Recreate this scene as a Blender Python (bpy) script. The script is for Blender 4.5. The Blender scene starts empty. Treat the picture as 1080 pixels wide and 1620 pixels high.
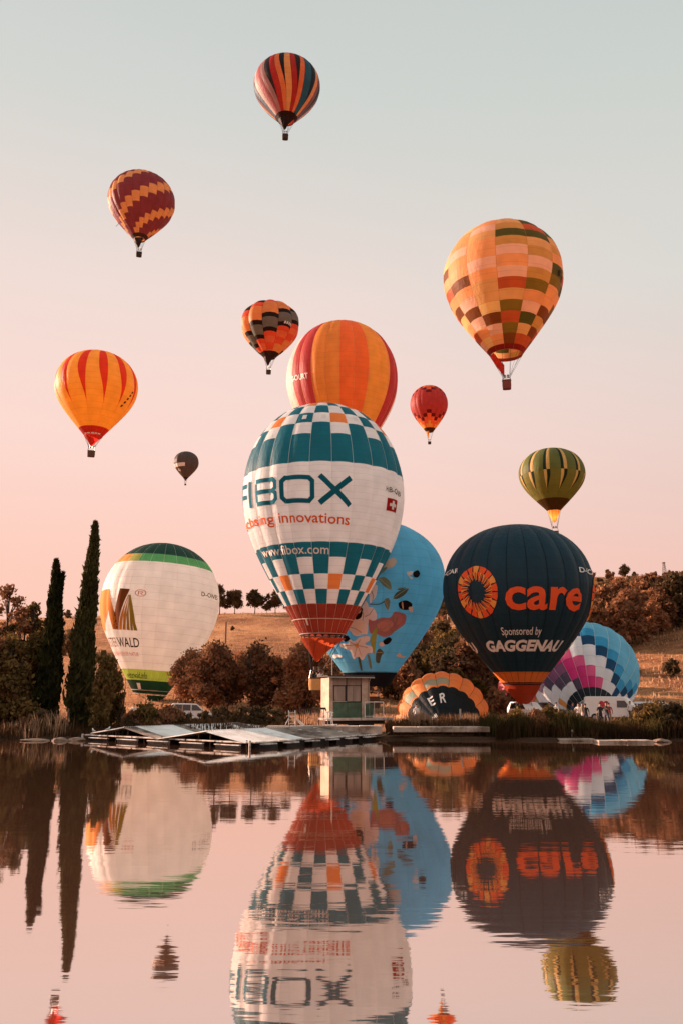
import bpy, bmesh, math, random
import numpy as np
from mathutils import Vector, Matrix, noise
random.seed(7); np.random.seed(7)
R_=math.radians
SC=bpy.context.scene
COL=SC.collection
# ---------------------------------------------------------------- camera
CAM_H=2.7; PITCH=12.35; FPX=1316.0
cd=bpy.data.cameras.new('camera'); cam=bpy.data.objects.new('camera',cd); COL.objects.link(cam)
cam.location=(0,0,CAM_H); cam.rotation_euler=(R_(90+PITCH),0,0)
cd.sensor_fit='VERTICAL'; cd.sensor_height=36; cd.sensor_width=24; cd.lens=36*FPX/1620
cd.clip_start=.1; cd.clip_end=6000
SC.camera=cam
# ---------------------------------------------------------------- sky and sun
SUN_EL=14.0; SUN_AZ=-64.0      # degrees, azimuth from +Y towards +X
sdir=Vector((math.sin(R_(SUN_AZ))*math.cos(R_(SUN_EL)), math.cos(R_(SUN_AZ))*math.cos(R_(SUN_EL)), math.sin(R_(SUN_EL))))
W=bpy.data.worlds.new('World'); SC.world=W; W.use_nodes=True
def lin(c):
    return tuple(((v/255)/12.92 if v/255<=.04045 else ((v/255+.055)/1.055)**2.4) for v in c)
def ramp(nt,stops,interp='EASE'):
    n=nt.nodes.new('ShaderNodeValToRGB'); cr=n.color_ramp; cr.interpolation=interp
    while len(cr.elements)<len(stops): cr.elements.new(.5)
    for e,(p,c) in zip(cr.elements,stops):
        e.position=p; e.color=(*c,1)
    return n
def world():
    nt=W.node_tree; N=nt.nodes; L=nt.links; N.clear()
    out=N.new('ShaderNodeOutputWorld'); bg=N.new('ShaderNodeBackground')
    tc=N.new('ShaderNodeTexCoord'); sx=N.new('ShaderNodeSeparateXYZ'); L.new(tc.outputs['Generated'],sx.inputs[0])
    ab=N.new('ShaderNodeMath'); ab.operation='ABSOLUTE'; L.new(sx.outputs['Z'],ab.inputs[0])
    warm=ramp(nt,[(0,lin((254,196,176))),(.15,lin((255,206,189))),(.29,lin((255,219,208))),(.45,lin((242,222,214))),(.62,lin((213,215,210))),(1,lin((176,188,192)))],'LINEAR')
    cool=ramp(nt,[(0,lin((238,190,178))),(.15,lin((239,199,188))),(.29,lin((230,210,202))),(.45,lin((217,218,212))),(.62,lin((204,211,206))),(1,lin((172,186,190)))],'LINEAR')
    L.new(ab.outputs[0],warm.inputs[0]); L.new(ab.outputs[0],cool.inputs[0])
    # towards / away from the sun, by horizontal direction
    dt=N.new('ShaderNodeVectorMath'); dt.operation='DOT_PRODUCT'; L.new(tc.outputs['Generated'],dt.inputs[0])
    dt.inputs[1].default_value=(math.sin(R_(SUN_AZ)),math.cos(R_(SUN_AZ)),0)
    mr=N.new('ShaderNodeMapRange'); mr.interpolation_type='SMOOTHSTEP'; L.new(dt.outputs['Value'],mr.inputs[0])
    mr.inputs[1].default_value=-.25; mr.inputs[2].default_value=.62
    # faint uneven veil of morning mist in the air
    vm=N.new('ShaderNodeMapping'); vm.inputs['Scale'].default_value=(1.2,1.2,4.5); L.new(tc.outputs['Generated'],vm.inputs[0])
    vn=N.new('ShaderNodeTexNoise'); vn.inputs['Scale'].default_value=1.6; vn.inputs['Detail'].default_value=5; L.new(vm.outputs[0],vn.inputs[0])
    va=N.new('ShaderNodeMath'); va.operation='MULTIPLY_ADD'; L.new(vn.outputs[0],va.inputs[0]); va.inputs[1].default_value=.5; va.inputs[2].default_value=-.25
    vb=N.new('ShaderNodeMath'); vb.operation='ADD'; vb.use_clamp=True; L.new(va.outputs[0],vb.inputs[0]); L.new(mr.outputs[0],vb.inputs[1])
    mx=N.new('ShaderNodeMix'); mx.data_type='RGBA'; L.new(vb.outputs[0],mx.inputs[0]); L.new(cool.outputs[0],mx.inputs[6]); L.new(warm.outputs[0],mx.inputs[7])
    sky=N.new('ShaderNodeTexSky'); sky.sky_type='NISHITA'; sky.sun_disc=False
    sky.sun_elevation=R_(SUN_EL); sky.sun_rotation=R_(SUN_AZ); sky.dust_density=2.5
    sc=N.new('ShaderNodeVectorMath'); sc.operation='SCALE'; L.new(sky.outputs[0],sc.inputs[0]); sc.inputs['Scale'].default_value=.07
    m2=N.new('ShaderNodeMix'); m2.data_type='RGBA'; m2.inputs[0].default_value=.06
    L.new(mx.outputs[2],m2.inputs[6]); L.new(sc.outputs[0],m2.inputs[7])
    L.new(m2.outputs[2],bg.inputs[0]); bg.inputs[1].default_value=.378
    L.new(bg.outputs[0],out.inputs[0])
world()
sd=bpy.data.lights.new('sun','SUN'); sd.energy=5.0; sd.angle=R_(.6); sd.color=(1,.63,.47)
sun=bpy.data.objects.new('sun',sd); COL.objects.link(sun); sun.rotation_euler=sdir.to_track_quat('Z','Y').to_euler()
SC.view_settings.view_transform='Standard'; SC.view_settings.look='None'; SC.view_settings.gamma=1; SC.view_settings.exposure=1.45
SC.view_settings.use_curve_mapping=False
SC.cycles.use_denoising=True; SC.cycles.max_bounces=14; SC.cycles.diffuse_bounces=5; SC.cycles.transmission_bounces=8
SC.cycles.caustics_reflective=False; SC.cycles.caustics_refractive=False

# ---------------------------------------------------------------- helpers
def tag(o,label=None,cat=None,group=None,kind=None):
    if label: o['label']=label
    if cat: o['category']=cat
    if group: o['group']=group
    if kind: o['kind']=kind
    return o
def empty(name,loc=(0,0,0),rot=(0,0,0)):
    o=bpy.data.objects.new(name,None); o.empty_display_size=.3; o.location=loc; o.rotation_euler=rot; COL.objects.link(o); return o
def link(name,me,parent=None,loc=None,rot=None,scale=None):
    o=bpy.data.objects.new(name,me); COL.objects.link(o)
    if parent is not None: o.parent=parent
    if loc is not None: o.location=loc
    if rot is not None: o.rotation_euler=rot
    if scale is not None: o.scale=scale if hasattr(scale,'__len__') else (scale,)*3
    return o
def kids(o): return [c for c in bpy.data.objects if c.parent==o]
def mesh(name,vs,fs,mats,mi=None,smooth=False):
    me=bpy.data.meshes.new(name); me.from_pydata([tuple(v) for v in vs],[],fs)
    for m in (mats if isinstance(mats,(list,tuple)) else [mats]): me.materials.append(m)
    if mi is not None: me.polygons.foreach_set('material_index',mi)
    if smooth: me.polygons.foreach_set('use_smooth',[True]*len(me.polygons))
    me.update(); return me
class MB:
    """collects boxes, bars and tubes into one mesh"""
    def __init__(s): s.v=[]; s.f=[]; s.m=[]
    def add(s,vs,fs,m=0):
        k=len(s.v); s.v+= [tuple(v) for v in vs]; s.f+=[tuple(i+k for i in f) for f in fs]; s.m+=[m]*len(fs); return s
    def box(s,c,d,M=None,m=0,ch=0.0):
        x,y,z=d[0]/2,d[1]/2,d[2]/2
        if ch>0:
            c_=min(ch,x*.9,y*.9,z*.9); vs=[]
            for zz,i in ((-z,c_),(-z+c_,0),(z-c_,0),(z,c_)):
                vs+=[(-x+i,-y+i,zz),(x-i,-y+i,zz),(x-i,y-i,zz),(-x+i,y-i,zz)]
            fs=[(3,2,1,0),(12,13,14,15)]
            for k in range(3):
                for j in range(4): fs.append((k*4+j,k*4+(j+1)%4,k*4+4+(j+1)%4,k*4+4+j))
        else:
            vs=[(-x,-y,-z),(x,-y,-z),(x,y,-z),(-x,y,-z),(-x,-y,z),(x,-y,z),(x,y,z),(-x,y,z)]
            fs=[(3,2,1,0),(4,5,6,7),(0,1,5,4),(1,2,6,5),(2,3,7,6),(3,0,4,7)]
        vs=[Vector(v)+Vector(c) for v in vs]
        if M is not None: vs=[M@v for v in vs]
        return s.add(vs,fs,m)
    def tube(s,pts,r,n=6,m=0,cap=True):
        pts=[Vector(p) for p in pts]; rs=r if hasattr(r,'__len__') else [r]*len(pts); rings=[]
        for i,p in enumerate(pts):
            d=(pts[min(i+1,len(pts)-1)]-pts[max(i-1,0)]).normalized()
            a=d.cross(Vector((0,0,1)));  a=a.normalized() if a.length>.05 else d.cross(Vector((1,0,0))).normalized()
            b=d.cross(a)
            rings.append([p+rs[i]*(math.cos(2*math.pi*k/n)*a+math.sin(2*math.pi*k/n)*b) for k in range(n)])
        vs=[v for q in rings for v in q]; fs=[]
        for i in range(len(pts)-1):
            for k in range(n): fs.append((i*n+k,i*n+(k+1)%n,(i+1)*n+(k+1)%n,(i+1)*n+k))
        if cap: fs+= [tuple(range(n-1,-1,-1)),tuple(range((len(pts)-1)*n,len(pts)*n))]
        return s.add(vs,fs,m)
    def build(s,name,mats,parent=None,smooth=False,**k):
        return link(name,mesh(name,s.v,s.f,mats,s.m,smooth),parent,**k)

# ---------------------------------------------------------------- materials
MATS={}
def new_mat(name):
    m=bpy.data.materials.new(name); m.use_nodes=True; nt=m.node_tree; nt.nodes.clear()
    return m,nt,nt.nodes,nt.links
def simple(name,col,rough=.7,var=.25,scale=3.0,bump=.0,metal=0,spec=.4,detail=5,coord='Object',stretch=(1,1,1),dirt=None):
    """procedural surface: base colour with noise variation, optional bump and stains"""
    if name in MATS: return MATS[name]
    m,nt,N,L=new_mat(name); out=N.new('ShaderNodeOutputMaterial'); p=N.new('ShaderNodeBsdfPrincipled'); L.new(p.outputs[0],out.inputs[0])
    tc=N.new('ShaderNodeTexCoord'); mp=N.new('ShaderNodeMapping'); mp.inputs['Scale'].default_value=stretch; L.new(tc.outputs[coord],mp.inputs[0])
    n=N.new('ShaderNodeTexNoise'); n.inputs['Scale'].default_value=scale; n.inputs['Detail'].default_value=detail; L.new(mp.outputs[0],n.inputs[0])
    a=tuple(max(0,c*(1-var)) for c in col); b=tuple(min(1,c*(1+var)) for c in col)
    r=ramp(nt,[(.3,a),(.7,b)],'LINEAR'); L.new(n.outputs[0],r.inputs[0]); last=r.outputs[0]
    if dirt:
        n2=N.new('ShaderNodeTexNoise'); n2.inputs['Scale'].default_value=scale*.35; n2.inputs['Detail'].default_value=8; n2.inputs['Roughness'].default_value=.7; L.new(mp.outputs[0],n2.inputs[0])
        r2=ramp(nt,[(.48,(0,0,0)),(.62,(1,1,1))],'LINEAR'); L.new(n2.outputs[0],r2.inputs[0])
        mx=N.new('ShaderNodeMix'); mx.data_type='RGBA'; L.new(r2.outputs[0],mx.inputs[0]); L.new(last,mx.inputs[6]); mx.inputs[7].default_value=(*dirt,1); last=mx.outputs[2]
    L.new(last,p.inputs['Base Color']); p.inputs['Roughness'].default_value=rough; p.inputs['Metallic'].default_value=metal; p.inputs['Specular IOR Level'].default_value=spec
    if bump:
        bp=N.new('ShaderNodeBump'); bp.inputs['Strength'].default_value=bump; bp.inputs['Distance'].default_value=.05; L.new(n.outputs[0],bp.inputs['Height']); L.new(bp.outputs[0],p.inputs['Normal'])
    MATS[name]=m; return m
def fabric(col,seam=1.05,trans=.58):
    """ripstop nylon: slightly glossy, partly translucent, with sewn horizontal seams and soft wrinkles"""
    m_=max(col); g_=.78 if m_>.2 else .95
    col=tuple(min(.9,(c/m_)**g_*m_*1.28) for c in col)
    key=('fab',tuple(round(c,3) for c in col),seam,trans)
    if key in MATS: return MATS[key]
    m,nt,N,L=new_mat('balloon_fabric'); out=N.new('ShaderNodeOutputMaterial')
    p=N.new('ShaderNodeBsdfPrincipled'); t=N.new('ShaderNodeBsdfTranslucent'); mx=N.new('ShaderNodeMixShader')
    tc=N.new('ShaderNodeTexCoord'); sx=N.new('ShaderNodeSeparateXYZ'); L.new(tc.outputs['Object'],sx.inputs[0])
    dv=N.new('ShaderNodeMath'); dv.operation='DIVIDE'; L.new(sx.outputs['Z'],dv.inputs[0]); dv.inputs[1].default_value=seam
    fr=N.new('ShaderNodeMath'); fr.operation='FRACT'; L.new(dv.outputs[0],fr.inputs[0])
    ls=N.new('ShaderNodeMath'); ls.operation='LESS_THAN'; L.new(fr.outputs[0],ls.inputs[0]); ls.inputs[1].default_value=.05
    n=N.new('ShaderNodeTexNoise'); n.inputs['Scale'].default_value=.55; n.inputs['Detail'].default_value=4; L.new(tc.outputs['Object'],n.inputs[0])
    mpn=N.new('ShaderNodeMapping'); mpn.inputs['Scale'].default_value=(2.2,2.2,.5); L.new(tc.outputs['Object'],mpn.inputs[0])
    n2=N.new('ShaderNodeTexNoise'); n2.inputs['Scale'].default_value=1.0; n2.inputs['Detail'].default_value=5; n2.inputs['Roughness'].default_value=.6; L.new(mpn.outputs[0],n2.inputs[0])
    r=ramp(nt,[(.3,tuple(c*.9 for c in col)),(.7,tuple(min(.95,c*1.08) for c in col))],'LINEAR'); L.new(n.outputs[0],r.inputs[0])
    dk=N.new('ShaderNodeMix'); dk.data_type='RGBA'; dk.blend_type='MULTIPLY'; dk.inputs[7].default_value=(.8,.8,.8,1); L.new(ls.outputs[0],dk.inputs[0]); L.new(r.outputs[0],dk.inputs[6])
    L.new(dk.outputs[2],p.inputs['Base Color']); L.new(dk.outputs[2],t.inputs[0])
    p.inputs['Roughness'].default_value=.52; p.inputs['Specular IOR Level'].default_value=.22
    bp=N.new('ShaderNodeBump'); bp.inputs['Strength'].default_value=.75; bp.inputs['Distance'].default_value=.14; L.new(n2.outputs[0],bp.inputs['Height']); L.new(bp.outputs[0],p.inputs['Normal'])
    mx.inputs[0].default_value=trans; L.new(p.outputs[0],mx.inputs[1]); L.new(t.outputs[0],mx.inputs[2]); L.new(mx.outputs[0],out.inputs[0])
    MATS[key]=m; return m
def leaf_mat(name,c1,c2,trans=.25):
    if name in MATS: return MATS[name]
    m,nt,N,L=new_mat(name); out=N.new('ShaderNodeOutputMaterial')
    d=N.new('ShaderNodeBsdfDiffuse'); t=N.new('ShaderNodeBsdfTranslucent'); mx=N.new('ShaderNodeMixShader'); mx.inputs[0].default_value=trans
    tc=N.new('ShaderNodeTexCoord'); n=N.new('ShaderNodeTexNoise'); n.inputs['Scale'].default_value=.75; n.inputs['Detail'].default_value=5; n.inputs['Roughness'].default_value=.65; L.new(tc.outputs['Object'],n.inputs[0])
    oi=N.new('ShaderNodeObjectInfo'); ad=N.new('ShaderNodeMath'); ad.operation='MULTIPLY_ADD'; L.new(oi.outputs['Random'],ad.inputs[0]); ad.inputs[1].default_value=.35; L.new(n.outputs[0],ad.inputs[2])
    r=ramp(nt,[(.42,c1),(.86,c2)],'LINEAR'); L.new(ad.outputs[0],r.inputs[0]); L.new(r.outputs[0],d.inputs[0]); L.new(r.outputs[0],t.inputs[0])
    L.new(d.outputs[0],mx.inputs[1]); L.new(t.outputs[0],mx.inputs[2]); L.new(mx.outputs[0],out.inputs[0]); MATS[name]=m; return m

# ---------------------------------------------------------------- ground, water
def at(px,py,D):
    """the point at forward distance D that the photograph shows at (px,py)"""
    x=(px-540)/FPX; y=(810-py)/FPX; c,s=math.cos(R_(PITCH)),math.sin(R_(PITCH))
    d=Vector((x,c-y*s,s+y*c)); return d*(D/d.y)+Vector((0,0,CAM_H))
def px_of(x,y): return 540+FPX*x/(max(y,1)*math.cos(R_(PITCH)))
RIDGE_PX=[-2500,-900,-200,0,100,340,455,700,940,1080,1500,3000]
RIDGE_EL=[2.5,3.6,4.6,5.0,5.2,5.4,5.5,6.3,7.9,8.0,7.6,6.0]
SHORE=51.2
def ground_np(x,y):
    px=540+FPX*x/(np.maximum(y,1)*.9769)
    el=np.interp(px,RIDGE_PX,RIDGE_EL); dr=np.interp(px,[0,460,700,1000,1500],[290,300,320,360,380])
    hr=np.tan(np.radians(el))*dr+CAM_H
    sh=SHORE+.5*np.sin(x*.31+1)+.4*np.sin(x*.83)+.25*np.sin(x*2.1)
    bank=np.interp(y-sh,[-4,-1,0,.6,1.5,4,9,40,300],[-1.2,-.5,-.06,.10,.18,.24,.28,.32,.5])
    t=np.clip((y-100)/(dr-100),0,1)
    rise=(hr-.6)*(t**1.22)*(1+.08*np.sin(x*.02+y*.03)*(1-t))
    z=bank+rise
    z=z+np.where(y>60,.12*np.sin(x*.23+y*.11)*np.sin(y*.19)+.05*np.sin(x*.7)*np.sin(y*.6),0)
    z=z+12*np.clip((x-30)/60,0,1.6)*np.clip((y-95)/70,0,1)*np.clip((225-y)/75,0,1)
    z=np.where(y>dr,hr+bank*0-(y-dr)*.02,z)
    near=np.interp(y,[-400,-3,1.2,3,6],[1.6,1.1,.9,-.2,-1.2])
    return np.where(y<20,near,z)
def gz(x,y): return float(ground_np(np.array([float(x)]),np.array([float(y)]))[0])
def build_ground():
    xs=np.concatenate([np.linspace(-1500,-260,16)[:-1],np.linspace(-260,-60,60)[:-1],np.linspace(-60,70,240)[:-1],np.linspace(70,300,70)[:-1],np.linspace(300,1500,16)])
    ys=np.concatenate([np.linspace(-400,-4,8)[:-1],np.linspace(-4,8,14)[:-1],np.linspace(8,47,6)[:-1],np.linspace(47,62,50)[:-1],np.linspace(62,130,70)[:-1],np.linspace(130,420,130)[:-1],np.linspace(420,2500,18)])
    X,Y=np.meshgrid(xs,ys); Z=ground_np(X,Y)
    nx,ny=len(xs),len(ys); vs=np.stack([X.ravel(),Y.ravel(),Z.ravel()],1)
    i=np.arange(ny-1)[:,None]*nx+np.arange(nx-1)[None]; i=i.ravel(); f=np.stack([i,i+1,i+1+nx,i+nx],1)
    me=bpy.data.meshes.new('ground'); me.from_pydata(vs.tolist(),[],f.tolist()); me.polygons.foreach_set('use_smooth',[True]*len(me.polygons))
    m,nt,N,L=new_mat('dry_field'); out=N.new('ShaderNodeOutputMaterial'); p=N.new('ShaderNodeBsdfPrincipled'); L.new(p.outputs[0],out.inputs[0]); p.inputs['Roughness'].default_value=.95; p.inputs['Specular IOR Level'].default_value=.1
    tc=N.new('ShaderNodeTexCoord')
    def nz(scale,st=(1,1,1),det=6,ro=.6):
        mp=N.new('ShaderNodeMapping'); mp.inputs['Scale'].default_value=st; L.new(tc.outputs['Object'],mp.inputs[0])
        n=N.new('ShaderNodeTexNoise'); n.inputs['Scale'].default_value=scale; n.inputs['Detail'].default_value=det; n.inputs['Roughness'].default_value=ro; L.new(mp.outputs[0],n.inputs[0]); return n.outputs[0]
    big=nz(.045,(1,.6,1)); mid=nz(.35,(.5,1.6,1)); fine=nz(3.0,(1,1,1),8,.75)
    r=ramp(nt,[(.30,(.15,.058,.026)),(.43,(.34,.142,.060)),(.55,(.53,.245,.108)),(.72,(.66,.36,.175))],'LINEAR')
    a=N.new('ShaderNodeMath'); a.operation='MULTIPLY_ADD'; L.new(mid,a.inputs[0]); a.inputs[1].default_value=.5; L.new(big,a.inputs[2])
    b=N.new('ShaderNodeMath'); b.operation='MULTIPLY_ADD'; L.new(fine,b.inputs[0]); b.inputs[1].default_value=.75; L.new(a.outputs[0],b.inputs[2])
    c=N.new('ShaderNodeMath'); c.operation='SUBTRACT'; L.new(b.outputs[0],c.inputs[0]); c.inputs[1].default_value=.62; L.new(c.outputs[0],r.inputs[0])
    # bank mud near the water line
    sx=N.new('ShaderNodeSeparateXYZ'); L.new(tc.outputs['Object'],sx.inputs[0])
    mr=N.new('ShaderNodeMapRange'); L.new(sx.outputs['Z'],mr.inputs[0]); mr.inputs[1].default_value=.1; mr.inputs[2].default_value=.36
    mx=N.new('ShaderNodeMix'); mx.data_type='RGBA'; L.new(mr.outputs[0],mx.inputs[0]); mx.inputs[6].default_value=(.075,.042,.025,1); L.new(r.outputs[0],mx.inputs[7]); L.new(mx.outputs[2],p.inputs['Base Color'])
    bp=N.new('ShaderNodeBump'); bp.inputs['Strength'].default_value=.9; bp.inputs['Distance'].default_value=.5; L.new(fine,bp.inputs['Height']); L.new(bp.outputs[0],p.inputs['Normal'])
    me.materials.append(m); o=link('ground',me); tag(o,'dry tan hillside and muddy bank behind the pond','ground',kind='structure')
    # water
    m,nt,N,L=new_mat('pond_water'); out=N.new('ShaderNodeOutputMaterial'); g=N.new('ShaderNodeBsdfGlossy'); d=N.new('ShaderNodeBsdfDiffuse'); mxs=N.new('ShaderNodeMixShader')
    g.inputs['Roughness'].default_value=.025; g.inputs['Color'].default_value=(1,.94,.90,1); d.inputs['Color'].default_value=(.16,.075,.045,1)
    lw=N.new('ShaderNodeFresnel'); lw.inputs['IOR'].default_value=1.9
    mr=N.new('ShaderNodeMapRange'); L.new(lw.outputs[0],mr.inputs[0]); mr.inputs[1].default_value=.1; mr.inputs[2].default_value=.7; mr.inputs[3].default_value=.68; mr.inputs[4].default_value=.93
    tc=N.new('ShaderNodeTexCoord')
    def wv(sc,st,det): 
        mp=N.new('ShaderNodeMapping'); mp.inputs['Scale'].default_value=st; mp.inputs['Rotation'].default_value=(0,0,R_(4)); L.new(tc.outputs['Object'],mp.inputs[0])
        n=N.new('ShaderNodeTexNoise'); n.inputs['Scale'].default_value=sc; n.inputs['Detail'].default_value=det; n.inputs['Roughness'].default_value=.5; L.new(mp.outputs[0],n.inputs[0]); return n.outputs[0]
    w1=wv(1.0,(.75,3.0,1),3); w2=wv(1.0,(.1,.45,1),1)
    ad=N.new('ShaderNodeMath'); ad.operation='MULTIPLY_ADD'; L.new(w2,ad.inputs[0]); ad.inputs[1].default_value=1.6; L.new(w1,ad.inputs[2])
    w3=wv(1.0,(.05,.16,1),3); pr=N.new('ShaderNodeMapRange'); L.new(w3,pr.inputs[0]); pr.inputs[1].default_value=.38; pr.inputs[2].default_value=.66; pr.inputs[3].default_value=.35; pr.inputs[4].default_value=1.5
    mu=N.new('ShaderNodeMath'); mu.operation='MULTIPLY'; L.new(ad.outputs[0],mu.inputs[0]); L.new(pr.outputs[0],mu.inputs[1])
    bp=N.new('ShaderNodeBump'); bp.inputs['Strength'].default_value=.5; bp.inputs['Distance'].default_value=.0042; L.new(mu.outputs[0],bp.inputs['Height']); L.new(bp.outputs[0],g.inputs['Normal'])
    L.new(mr.outputs[0],mxs.inputs[0]); L.new(d.outputs[0],mxs.inputs[1]); L.new(g.outputs[0],mxs.inputs[2]); L.new(mxs.outputs[0],out.inputs[0])
    o=link('water',mesh('water',[(-600,1.5,0),(600,1.5,0),(600,SHORE+2.5,0),(-600,SHORE+2.5,0)],[(0,1,2,3)],m)); tag(o,'still pond water mirroring the balloons','water',kind='structure')
build_ground()
FLOWER=[
  ('bud','bud',[(12, 11.32), (17, 11.76), (20, 11.38), (17, 10.7), (12, 10.41), (10, 10.7)]),
  ('leaf','leaf',[(8, 10.52), (13, 10.7), (11, 10.25), (5, 9.57), (7, 10.05)]),
  ('leaf','leaf',[(6, 9.52), (11, 9.66), (15, 9.09), (16, 8.21), (11, 8.62), (7, 9.19)]),
  ('leaf','leaf2',[(17, 7.43), (20, 8.16), (30, 8.67), (27, 7.84), (21, 7.38)]),
  ('leaf','leaf',[(11, 7.34), (14, 7.52), (16, 7.11), (15, 6.13), (12, 6.74)]),
  ('leaf','leaf2',[(19, 8.35), (22, 8.58), (28, 8.67), (23, 8.3)]),
  ('stem','leaf2',[(0, 6.88), (8, 6.88), (11, 7.2), (12, 7.11), (8, 6.78), (0, 6.78)]),
  ('petal','white',[(0, 8.26), (3, 8.86), (6, 8.72), (5, 7.66), (2, 7.06), (0, 6.88)]),
  ('petal','white',[(-1, 6.55), (3, 6.55), (6, 5.89), (6, 5.32), (3, 5.07), (-1, 5.41), (-2, 3.79), (-6, 3.89), (-15, 3.57), (-22, 4.52), (-16, 5.32), (-7, 6.13), (-5, 7.06), (-3, 7.29), (-1, 6.83)]),
  ('petal','pale',[(-15, 4.77), (-10, 5.46), (-6, 5.32), (-6, 4.26), (-12, 3.95)]),
  ('rose','rose',[(-1, 5.41), (3, 5.12), (10, 5.56), (18, 5.46), (20, 6.23), (32, 5.94), (34, 4.92), (27, 4.31), (22, 3.73), (15, 3.52), (8, 3.89), (0, 3.84), (-1, 4.72)]),
  ('rose','rose2',[(6, 4.87), (13, 5.32), (20, 5.22), (23, 4.77), (16, 4.05), (9, 4.26)]),
  ('rose','rose3',[(20, 5.85), (26, 5.94), (30, 5.51), (27, 4.77), (23, 5.02)]),
  ('leaf','lime',[(7, 4.72), (7, 2.96), (6, 1.65), (3, 2.38), (0, 3.19), (3, 4.05)]),
  ('petal','white',[(-37, 3.02), (-24, 2.9), (-24, 3.57), (-18, 3.07), (-11, 3.57), (0, 3.73), (0, 3.19), (-7, 2.85), (3, 2.62), (4, 1.9), (-3, 2.02), (-11, 1.08), (-17, 1.65), (-26, 1.21), (-25, 2.26), (-38, 2.56)]),
  ('petal','gold',[(-18, 2.9), (-13, 2.96), (-13, 2.56), (-18, 2.5)]),
  ('leaf','leaf2',[(8, 2.02), (12, 2.5), (20, 1.9), (16, 1.78), (16, 0.82), (9, 1.02)]),
  ('stem','leaf2',[(-18, 1.53), (-14, 1.59), (-14, 0.14), (-18, 0.07)]),
  ('stem','leaf',[(-4, 1.78), (-1, 1.84), (4, 0.35), (0, 0.28)]),
  ('bee','black',[(31, 10.2), (36, 10.58), (39, 10.2), (36, 9.71), (32, 9.71)]),
  ('bee','pale',[(26, 10.2), (32, 10.41), (31, 10.0), (28, 9.86), (32, 9.62), (30, 9.47)]),
  ('bee','black',[(22, 7.02), (28, 7.38), (35, 6.97), (34, 6.37), (28, 6.32), (24, 6.55)]),
  ('bee','bud',[(25, 7.15), (26, 7.24), (28, 6.46), (27, 6.41)]),
  ('bee','pale',[(31, 6.65), (36, 6.74), (38, 6.18), (34, 6.13)]),
  ('bee','black',[(14, 3.19), (20, 3.63), (26, 3.35), (22, 2.85), (17, 2.79)]),
  ('bee','pale',[(10, 2.96), (14, 3.13), (18, 2.73), (13, 2.56)]),
  ('bee','black',[(-29, 3.63), (-23, 3.79), (-21, 3.35), (-29, 3.02)]),
  ('bee','black',[(-13, 5.94), (-7, 6.6), (-5, 6.37), (-7, 5.46), (-12, 5.27)]),
  ('bee','bud',[(-11, 6.18), (-7, 6.32), (-7, 5.99), (-12, 5.8)]),
  ('mark','white',[(-64, 1.84), (-52, 1.9), (-41, 1.78), (-43, 1.53), (-53, 1.59), (-62, 1.47), (-69, 1.59)]),
  ('mark','pale',[(39, 1.72), (43, 2.08), (49, 1.72), (62, 1.72), (59, 1.47), (46, 1.53)]),
]
WEST=[
  ('emblem','wo',[(-86, 11.71), (-88, 10.95), (-75, 7.98), (-88, 8.03), (-88, 9.43)]),
  ('emblem','wo',[(-82, 13.37), (-58, 13.37), (-57, 10.61), (-76, 7.98), (-87, 8.54)]),
  ('emblem','wo2',[(-58, 13.37), (-51, 11.47), (-47, 9.88), (-46, 8.03), (-54, 8.09), (-57, 10.61)]),
  ('emblem','wb',[(-42, 13.37), (-31, 13.3), (-36, 11.36), (-41, 9.55), (-45, 8.03), (-53, 8.09), (-50, 9.32), (-45, 11.41)]),
  ('emblem','wg0',[(-32, 12.54), (-35, 11.24), (-39, 9.94), (-42, 8.93), (-44, 8.03), (-40, 8.03), (-38, 8.93), (-36, 9.88), (-34, 11.24), (-31, 12.54)]),
  ('emblem','wg1',[(-31, 12.54), (-33, 11.24), (-36, 9.88), (-37, 8.93), (-39, 8.03), (-35, 8.03), (-34, 8.93), (-33, 9.88), (-32, 11.24), (-31, 12.54)]),
  ('emblem','wg2',[(-31, 12.54), (-31, 11.24), (-33, 9.88), (-33, 8.93), (-34, 8.03), (-30, 7.98), (-30, 8.93), (-30, 9.88), (-30, 11.24), (-30, 12.54)]),
  ('emblem','wg3',[(-30, 12.54), (-30, 11.24), (-29, 9.88), (-29, 8.93), (-29, 7.98), (-26, 7.98), (-26, 8.88), (-27, 9.88), (-28, 11.24), (-29, 12.54)]),
  ('emblem','wg4',[(-29, 12.54), (-28, 11.24), (-27, 9.88), (-26, 8.88), (-25, 7.98), (-21, 7.98), (-23, 8.88), (-24, 9.88), (-26, 11.18), (-29, 12.54)]),
]
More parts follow.
